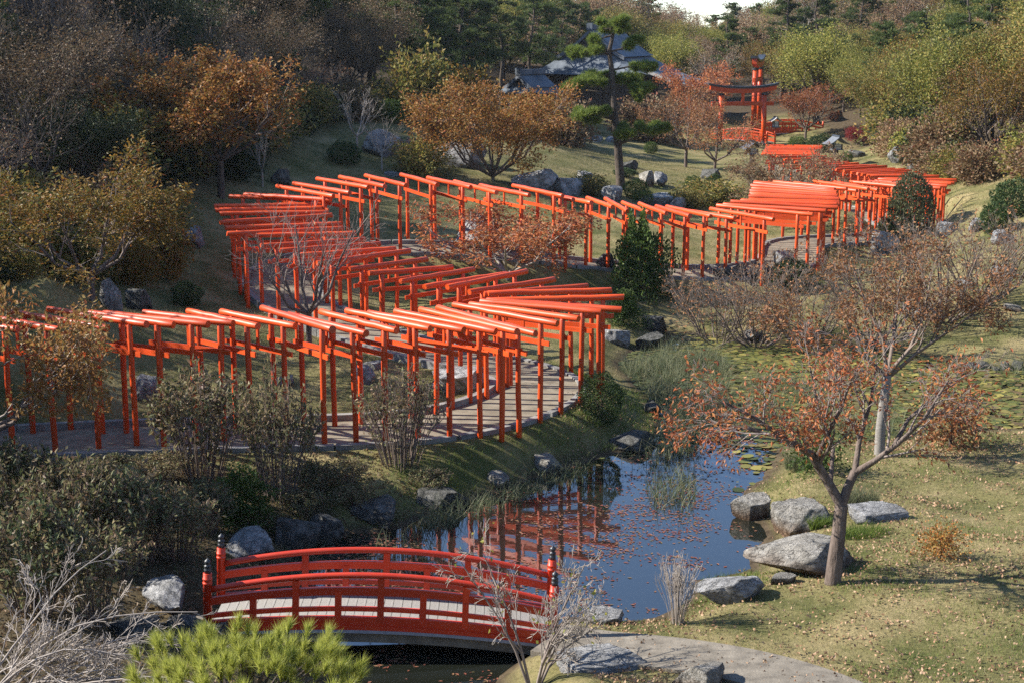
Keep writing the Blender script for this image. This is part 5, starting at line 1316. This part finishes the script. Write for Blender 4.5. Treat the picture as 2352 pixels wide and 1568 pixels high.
# left slope
SHRINE = np.array([7.5, 138.0])
cells = []
for y in np.arange(33, 128, 4.0):
    for x in np.arange(-64, 6, 3.9):
        X = x + rw.uniform(-1.6, 1.6); Y = y + rw.uniform(-1.6, 1.6)
        if X > wood_edge(Y) - 1.2: continue
        if X < -Y * .345 - 9: continue
        cells.append((X, Y))
for X, Y in cells:
    u = rw.uniform()
    deep = wood_edge(Y) - X
    lim = 3.0 + .42 * deep if 40 < Y < 100 else 99
    RU = lambda a, b: min(lim, rw.uniform(a, b))
    if Y > 96 and u < .55: wood(PINES, 'pine_tree', 'green pine of the wood left of the shrine', 'pines left of the shrine', X, Y, rw.uniform(8.5, 11), 10)
    elif u < .40: wood(W_BARE, 'bare_tree', 'bare twiggy tree of the left wood', 'bare trees of the left wood', X, Y, RU(5.5, 7.5))
    elif u < .56: wood(W_DARK, 'evergreen_tree', 'dark evergreen tree of the left wood', 'evergreens of the left wood', X, Y, RU(5.5, 8))
    elif u < .66: wood([PINE_DARK], 'pine_tree', 'dark pine of the left wood', 'dark pines of the left wood', X, Y, RU(7, 9.5), 9)
    elif u < .83: wood(W_BARE, 'bare_tree', 'bare twiggy tree of the left wood', 'bare trees of the left wood', X, Y, RU(5, 7))
    else: wood(W_LIT, 'brown_tree', 'dull brown leaved tree of the left wood', 'brown trees of the left wood', X, Y, RU(5, 7))
for Y in np.arange(34, 100, 2.3):        # undergrowth along the edge of the wood
    X = float(wood_edge(Y)) + rw.uniform(-1.5, .4)
    s = rw.uniform(.5, .95)
    put('shrub', 'dark undergrowth bush at the foot of the left wood' + zone(X, Y), 'shrub', WILD[['leaf_dark', 'leaf_litter', 'leaf_dark', 'leaf_olive'][rw.randint(4)]], (X, Y, gz(X, Y) - .1), rw.uniform(0, 6), (s * 1.25, s * 1.25, s), 'undergrowth of the left wood')
for Y in np.arange(36, 92, 3.4):
    for dx in (2.6, 5.4, 8.4, 11.5):
        X = float(wood_edge(Y)) - dx + rw.uniform(-1, 1)
        if X < -Y * .345 - 2: continue
        s = rw.uniform(.6, 1.15)
        put('shrub', 'undergrowth thicket inside the left wood' + zone(X, Y), 'shrub', WILD[['leaf_dark', 'leaf_litter', 'leaf_litter', 'leaf_olive'][rw.randint(4)]] if rw.uniform() < .65 else MT, (X, Y, gz(X, Y) - .1), rw.uniform(0, 6), (s * 1.3, s * 1.3, s), 'thickets of the left wood')
# trees left of the picture whose shade falls on the near bank
for X, Y, H in ((-18, 31, 5.6), (-24, 26, 5.5), (-18.5, 34.5, 6.0), (-26, 32, 6), (-22, 22, 5), (-18.5, 28, 4.6)):
    wood(W_DARK, 'evergreen_tree', 'evergreen tree by the near bank', 'evergreens beyond the left edge', X, Y, H)
# pines behind, left of the shrine and right
for bx, yt, Y, lab in [(800, -40, 112, 'pine at the left end of the back pine row'), (870, -25, 118, 'second pine from the left in the back pine row'), (945, -10, 122, 'third pine from the left in the back pine row'), (1015, -30, 126, 'fourth pine from the left in the back pine row'), (1090, -15, 124, 'fifth pine from the left in the back pine row'), (1150, -20, 130, 'pine just left of the shrine outbuilding'), (1215, -10, 136, 'pine directly behind the shrine outbuilding'), (1280, 0, 152, 'pine behind the left side of the shrine roof'), (1330, 10, 156, 'pine behind the ridge of the shrine roof'), (1790, -15, 150, 'large pine behind the great torii, left of the big one'), (1868, -12, 140, 'largest spreading pine above the great torii'), (1960, -20, 160, 'pine on the skyline right of the largest one'), (2060, -30, 165, 'pine on the skyline above the right wood'), (1720, 60, 158, 'low pine on the slope behind the second torii')]:
    q = at_y(bx, 300, Y); zq = gz(q[0], q[1]); h = CZ + ray(bx, yt)[2] / ray(bx, yt)[1] * Y - zq
    s = h / 10
    put('pine_tree', lab, 'tree', PINES[rw.randint(3)], (q[0], Y, zq - .2), rw.uniform(0, 6), (s * 1.12, s * 1.12, s), 'pines on the back slope')
# right wood
for y in np.arange(56, 150, 4.4):
    for x in np.arange(20, 66, 4.2):
        X = x + rw.uniform(-1.4, 1.4); Y = y + rw.uniform(-1.4, 1.4)
        if X < wood_edge_r(Y) + 1.0 or X > Y * .345 + 6: continue
        u = rw.uniform()
        if u < .60: wood(W_OLIVE, 'broadleaf_tree', 'yellow-green broadleaf tree of the right wood', 'broadleaf trees of the right wood', X, Y, rw.uniform(4.6, 6.6))
        elif u < .84: wood(W_PALE, 'bare_tree', 'half bare tree of the right wood', 'half bare trees of the right wood', X, Y, rw.uniform(4.2, 6))
        else: wood(PINES, 'pine_tree', 'pine of the right wood', 'pines of the right wood', X, Y, rw.uniform(6, 8.5), 10)
for Y in np.arange(54, 104, 2.6):
    X = float(wood_edge_r(Y)) + rw.uniform(-1.2, 1.2); s = rw.uniform(.7, 1.3)
    put('shrub', 'undergrowth bush at the foot of the right wood' + zone(X, Y), 'shrub', WILD[['leaf_olive', 'leaf_yellowgreen', 'leaf_olive', 'leaf_dark', 'leaf_tan'][rw.randint(5)]], (X, Y, gz(X, Y) - .1), rw.uniform(0, 6), (s * 1.3, s * 1.3, s), 'undergrowth of the right wood')
# far slope
for y in np.concatenate([np.arange(118, 176, 8.0), np.arange(178, 236, 9.0)]):
    for x in np.arange(-34, 84, 6.2 if y < 170 else 7.5):
        X = x + rw.uniform(-2.4, 2.4); Y = y + rw.uniform(-3, 3)
        if abs(X) > Y * .345 + 6: continue
        if Y < 150 and X < 17 and X > -2: continue
        if X < wood_edge(Y) and Y < 128: continue
        if Y < 150 and X > wood_edge_r(Y): continue
        if Y < 142 and 14 < X < 27: continue
        u = rw.uniform()
        col = 1176 + X / Y * FPX * 1.02
        gap = 1480 < col < 1800
        H = rw.uniform(5.3, 6.8) if gap or Y < 160 else rw.uniform(6.5, 9)
        if u < .5: wood(W_PALE, 'bare_tree', 'pale bare tree of the far slope', 'bare trees of the far slope', X, Y, H)
        elif u < .82: wood(W_OLIVE, 'broadleaf_tree', 'pale green broadleaf tree of the far slope', 'broadleaf trees of the far slope', X, Y, H * .95)
        else: wood(PINES, 'pine_tree', 'pine of the far slope', 'pines of the far slope', X, Y, H * 1.15, 10)

# ------------------------------------------------------------------ ground cover
rg_ = np.random.RandomState(200)
def scatter(n, x0, x1, y0, y1, cond):
    P = np.stack([rg_.uniform(x0, x1, n), rg_.uniform(y0, y1, n)], 1)
    return P[cond(P)]
def off_paths(P, m=0.0):
    return (line_dist(P, PATH)[0] > 1.36 + m) & (line_dist(P, LAWN_PATH)[0] > .64 + m * .3) & (line_dist(P, LEFT_PATH)[0] > .5)
def with_z(P, dz=0.0):
    return np.concatenate([P, (ground(P) + dz)[:, None]], 1)
def patch(P, f, seed):
    r_ = np.random.RandomState(seed); w_ = r_.normal(0, f, (5, 2)); ph = r_.uniform(0, 6.28, 5)
    return sum(np.sin(P @ w_[i] + ph[i]) for i in range(5)) / 5
P = scatter(150000, 0.8, 13.5, 19, 39, lambda P: (poly_sdf(P, POND) > .1) & off_paths(P) & (P[:, 0] > 2 - (P[:, 1] - 22) * .3))
link('lawn_grass', blades_mesh('lawn_grass', rg_, with_z(P, -.01), .065, .011, M['grass'], .8, 1), label='short dry lawn grass on the near right bank', cat='grass', kind='stuff')
P = scatter(120000, 0.8, 13.5, 19, 39, lambda P: (poly_sdf(P, POND) > .1) & off_paths(P) & (P[:, 0] > 2 - (P[:, 1] - 22) * .3))
P = P[rg_.uniform(0, 1, len(P)) < np.clip(.9 * patch(P, 1.1, 41) + .5 * patch(P, 3.5, 42), 0, 1)]
link('green_tufts', blades_mesh('green_tufts', rg_, with_z(P, -.01), .10, .011, M['grass_green'], .8, 2), label='greener grass tufts in patches over the near right lawn', cat='grass', kind='stuff')
P = scatter(60000, 1.2, 13.5, 19, 38, lambda P: (poly_sdf(P, POND) > .05) & (rg_.uniform(0, 1, len(P)) < np.clip(.3 + .6 * patch(P, .8, 7) + .6 * patch(P, 2.6, 8), .04, .9)))
link('fallen_leaves', leaves_mesh('fallen_leaves', rg_, with_z(P, .035), .062, .04, M['fallen'], np.tile([0, 0, 0.], (len(P), 1)), 0.0, 0, 1), label='brown fallen leaves scattered over the near right lawn', cat='fallen leaves', kind='stuff')
P = scatter(90000, -9, 6, 25, 41, lambda P: (lambda s: (s > .02) & (s < 2.6))(poly_sdf(P, POND)) & (line_dist(P, PATH)[0] > 1.4) & (P[:, 0] < 4.5))
P = P[rg_.uniform(0, 1, len(P)) < np.clip(.45 + .9 * patch(P, 1.3, 9) + .1 * (P[:, 0] + 2), .05, 1)]
link('bank_grass', blades_mesh('bank_grass', rg_, with_z(P, -.01), .17, .012, M['grass_green'], .7, 2), label='green grass on the bank between front gates and pond', cat='grass', kind='stuff')
P = scatter(150000, -14, 24, 38, 100, lambda P: (poly_sdf(P, POND) > .1) & (line_dist(P, PATH)[0] > 1.4) & (P[:, 0] > wood_edge(P[:, 1])) & (P[:, 0] < wood_edge_r(P[:, 1])))
link('garden_grass', blades_mesh('garden_grass', rg_, with_z(P, -.01), .13, .022, M['grass'], .8, 1), label='dry grass on the mounds and slopes between the gate rows', cat='grass', kind='stuff')
P = scatter(60000, -14, 0, 33.5, 48, lambda P: (line_dist(P, PATH)[0] > 1.4) & (P[:, 0] > wood_edge(P[:, 1])))
link('loop_grass', blades_mesh('loop_grass', rg_, with_z(P, -.01), .12, .014, M['grass'], .8, 1), label='dry grass inside the near loop of gates', cat='grass', kind='stuff')
P = scatter(26000, -14, -2, 19, 33, lambda P: (poly_sdf(P, POND) > .1) & off_paths(P))
link('leaf_litter', leaves_mesh('leaf_litter', rg_, with_z(P, .03), .075, .045, M['leaf_litter'], None, 0.0), label='dead leaves covering the shaded near left bank', cat='fallen leaves', kind='stuff')
# reeds
def reed_zone(poly_px, n, z=WATER - .1):
    poly = np.array([at(x, y, WATER)[:2] for x, y in poly_px])
    x0, y0 = poly.min(0); x1, y1 = poly.max(0)
    P = np.stack([rg_.uniform(x0, x1, n * 3), rg_.uniform(y0, y1, n * 3)], 1)
    P = P[poly_sdf(P, poly) < 0][:n]
    P = P[rg_.uniform(0, 1, len(P)) < np.clip(.5 + 1.1 * patch(P, 2.0, len(poly_px)), .05, 1)]
    return np.concatenate([P, np.full((len(P), 1), z)], 1)
R_ = np.concatenate([reed_zone([(960, 1200), (1100, 1150), (1240, 1100), (1340, 1075), (1360, 1110), (1200, 1150), (1090, 1200), (980, 1235)], 1700), reed_zone([(1400, 1060), (1500, 1010), (1530, 940), (1640, 900), (1660, 960), (1600, 1040), (1500, 1080)], 3200), reed_zone([(1420, 850), (1500, 800), (1640, 800), (1690, 880), (1560, 960), (1500, 930)], 9000), reed_zone([(1480, 1120), (1600, 1090), (1600, 1180), (1500, 1170)], 420), reed_zone([(1640, 900), (1760, 860), (1900, 900), (1800, 980), (1680, 990)], 2200), reed_zone([(1880, 1020), (2080, 1012), (2080, 960), (1890, 975)], 900), reed_zone([(2140, 850), (2400, 870), (2400, 845), (2200, 830)], 500), reed_zone([(850, 1240), (1000, 1200), (1010, 1230), (860, 1265)], 260), reed_zone([(650, 1340), (720, 1280), (760, 1300), (690, 1370)], 160)])
link('pond_reeds', blades_mesh('pond_reeds', rg_, R_, .66, .017, M['reed'], .75, 4), label='grey-green reeds growing in and beside the pond', cat='reeds', kind='stuff')
# lily pads and floating leaves
def discs(name, P, r, mat, k=7):
    n = len(P); a = np.arange(k) * 2 * math.pi / k
    rad = (r * rg_.uniform(.3, 1.35, n) ** 1.2)[:, None]; ph = rg_.uniform(0, 6.28, n)[:, None]
    tilt = rg_.normal(0, .07, (n, 2))
    cx, cy = np.cos(a + ph) * rad, np.sin(a + ph) * rad
    V = np.stack([P[:, :1] + cx, P[:, 1:2] + cy, np.maximum(WATER + .006, P[:, 2:3] + cx * tilt[:, :1] + cy * tilt[:, 1:])], -1)
    return mesh_np(name, V.reshape(-1, 3), [np.arange(n * k).reshape(n, k)], mat)
P = scatter(24000, 5, 18, 30, 50, lambda P: poly_sdf(P, POND) < -.05)
cover = patch(P, .7, 31); right = sstep((P[:, 0] - 5 - (P[:, 1] - 31) * -.05) / 3)
P = P[rg_.uniform(0, 1, len(P)) < np.clip(.1 + .9 * right + .35 * cover, 0, 1)]
Z = np.concatenate([P, WATER + .012 + rg_.uniform(0, .03, (len(P), 1))], 1)
link('lily_pads', discs('lily_pads', Z, .12, M['lily']), label='yellowing lily pads covering the right part of the pond', cat='lily pads', kind='stuff')
P = scatter(11000, 1, 9, 31, 50, lambda P: poly_sdf(P, POND) < -.05)
P = P[rg_.uniform(0, 1, len(P)) < np.clip((P[:, 1] - 34) / 6 + .6 * patch(P, .9, 33) - .1, 0, 1)]
Z = np.concatenate([P, WATER + .008 + rg_.uniform(0, .02, (len(P), 1))], 1)
link('pond_weed', discs('pond_weed', Z, .085, M['lily_green']), label='dull green floating weed among the reeds mid pond', cat='pond weed', kind='stuff')
P = scatter(80000, -4, 7, 20.5, 37, lambda P: poly_sdf(P, POND) < -.05)
P = P[rg_.uniform(0, 1, len(P)) < np.clip(.10 + .30 * patch(P, .9, 35) + .35 * patch(P, 3, 36), 0.008, .6)]
n = len(P); a = rg_.uniform(0, 6.28, n)
u = np.stack([np.cos(a), np.sin(a), np.zeros(n)], 1); v = np.stack([-np.sin(a), np.cos(a), np.zeros(n)], 1)
c = np.concatenate([P, np.full((n, 1), WATER + .006)], 1); L_ = rg_.uniform(.022, .055, n)[:, None]
V = np.stack([c - u * L_, c + v * L_ * .5 + [0, 0, .006], c + u * L_, c - v * L_ * .5 + [0, 0, .004]], 1).reshape(-1, 3)
link('floating_leaves', mesh_np('floating_leaves', V, [np.arange(4 * n).reshape(-1, 4)], M['floating']), label='reddish leaves floating on the open water', cat='floating leaves', kind='stuff')

# ------------------------------------------------------------------ thin autumn haze over the whole valley
hz = MB().box((0, 155, 22), (300, 372, 50)).mesh('haze', None)
mh = bpy.data.materials.new('haze_air'); mh.use_nodes = True
nh = mh.node_tree; nh.nodes.remove(nh.nodes['Principled BSDF'])
pv = nh.nodes.new('ShaderNodeVolumePrincipled')
pv.inputs['Color'].default_value = (0.86, 0.92, 1.0, 1); pv.inputs['Density'].default_value = 0.00012; pv.inputs['Anisotropy'].default_value = 0.2
nh.links.new(pv.outputs[0], nh.nodes['Material Output'].inputs['Volume'])
hz.materials.append(mh)
link('haze', hz, kind='stuff', label='thin pale haze filling the valley', cat='haze')
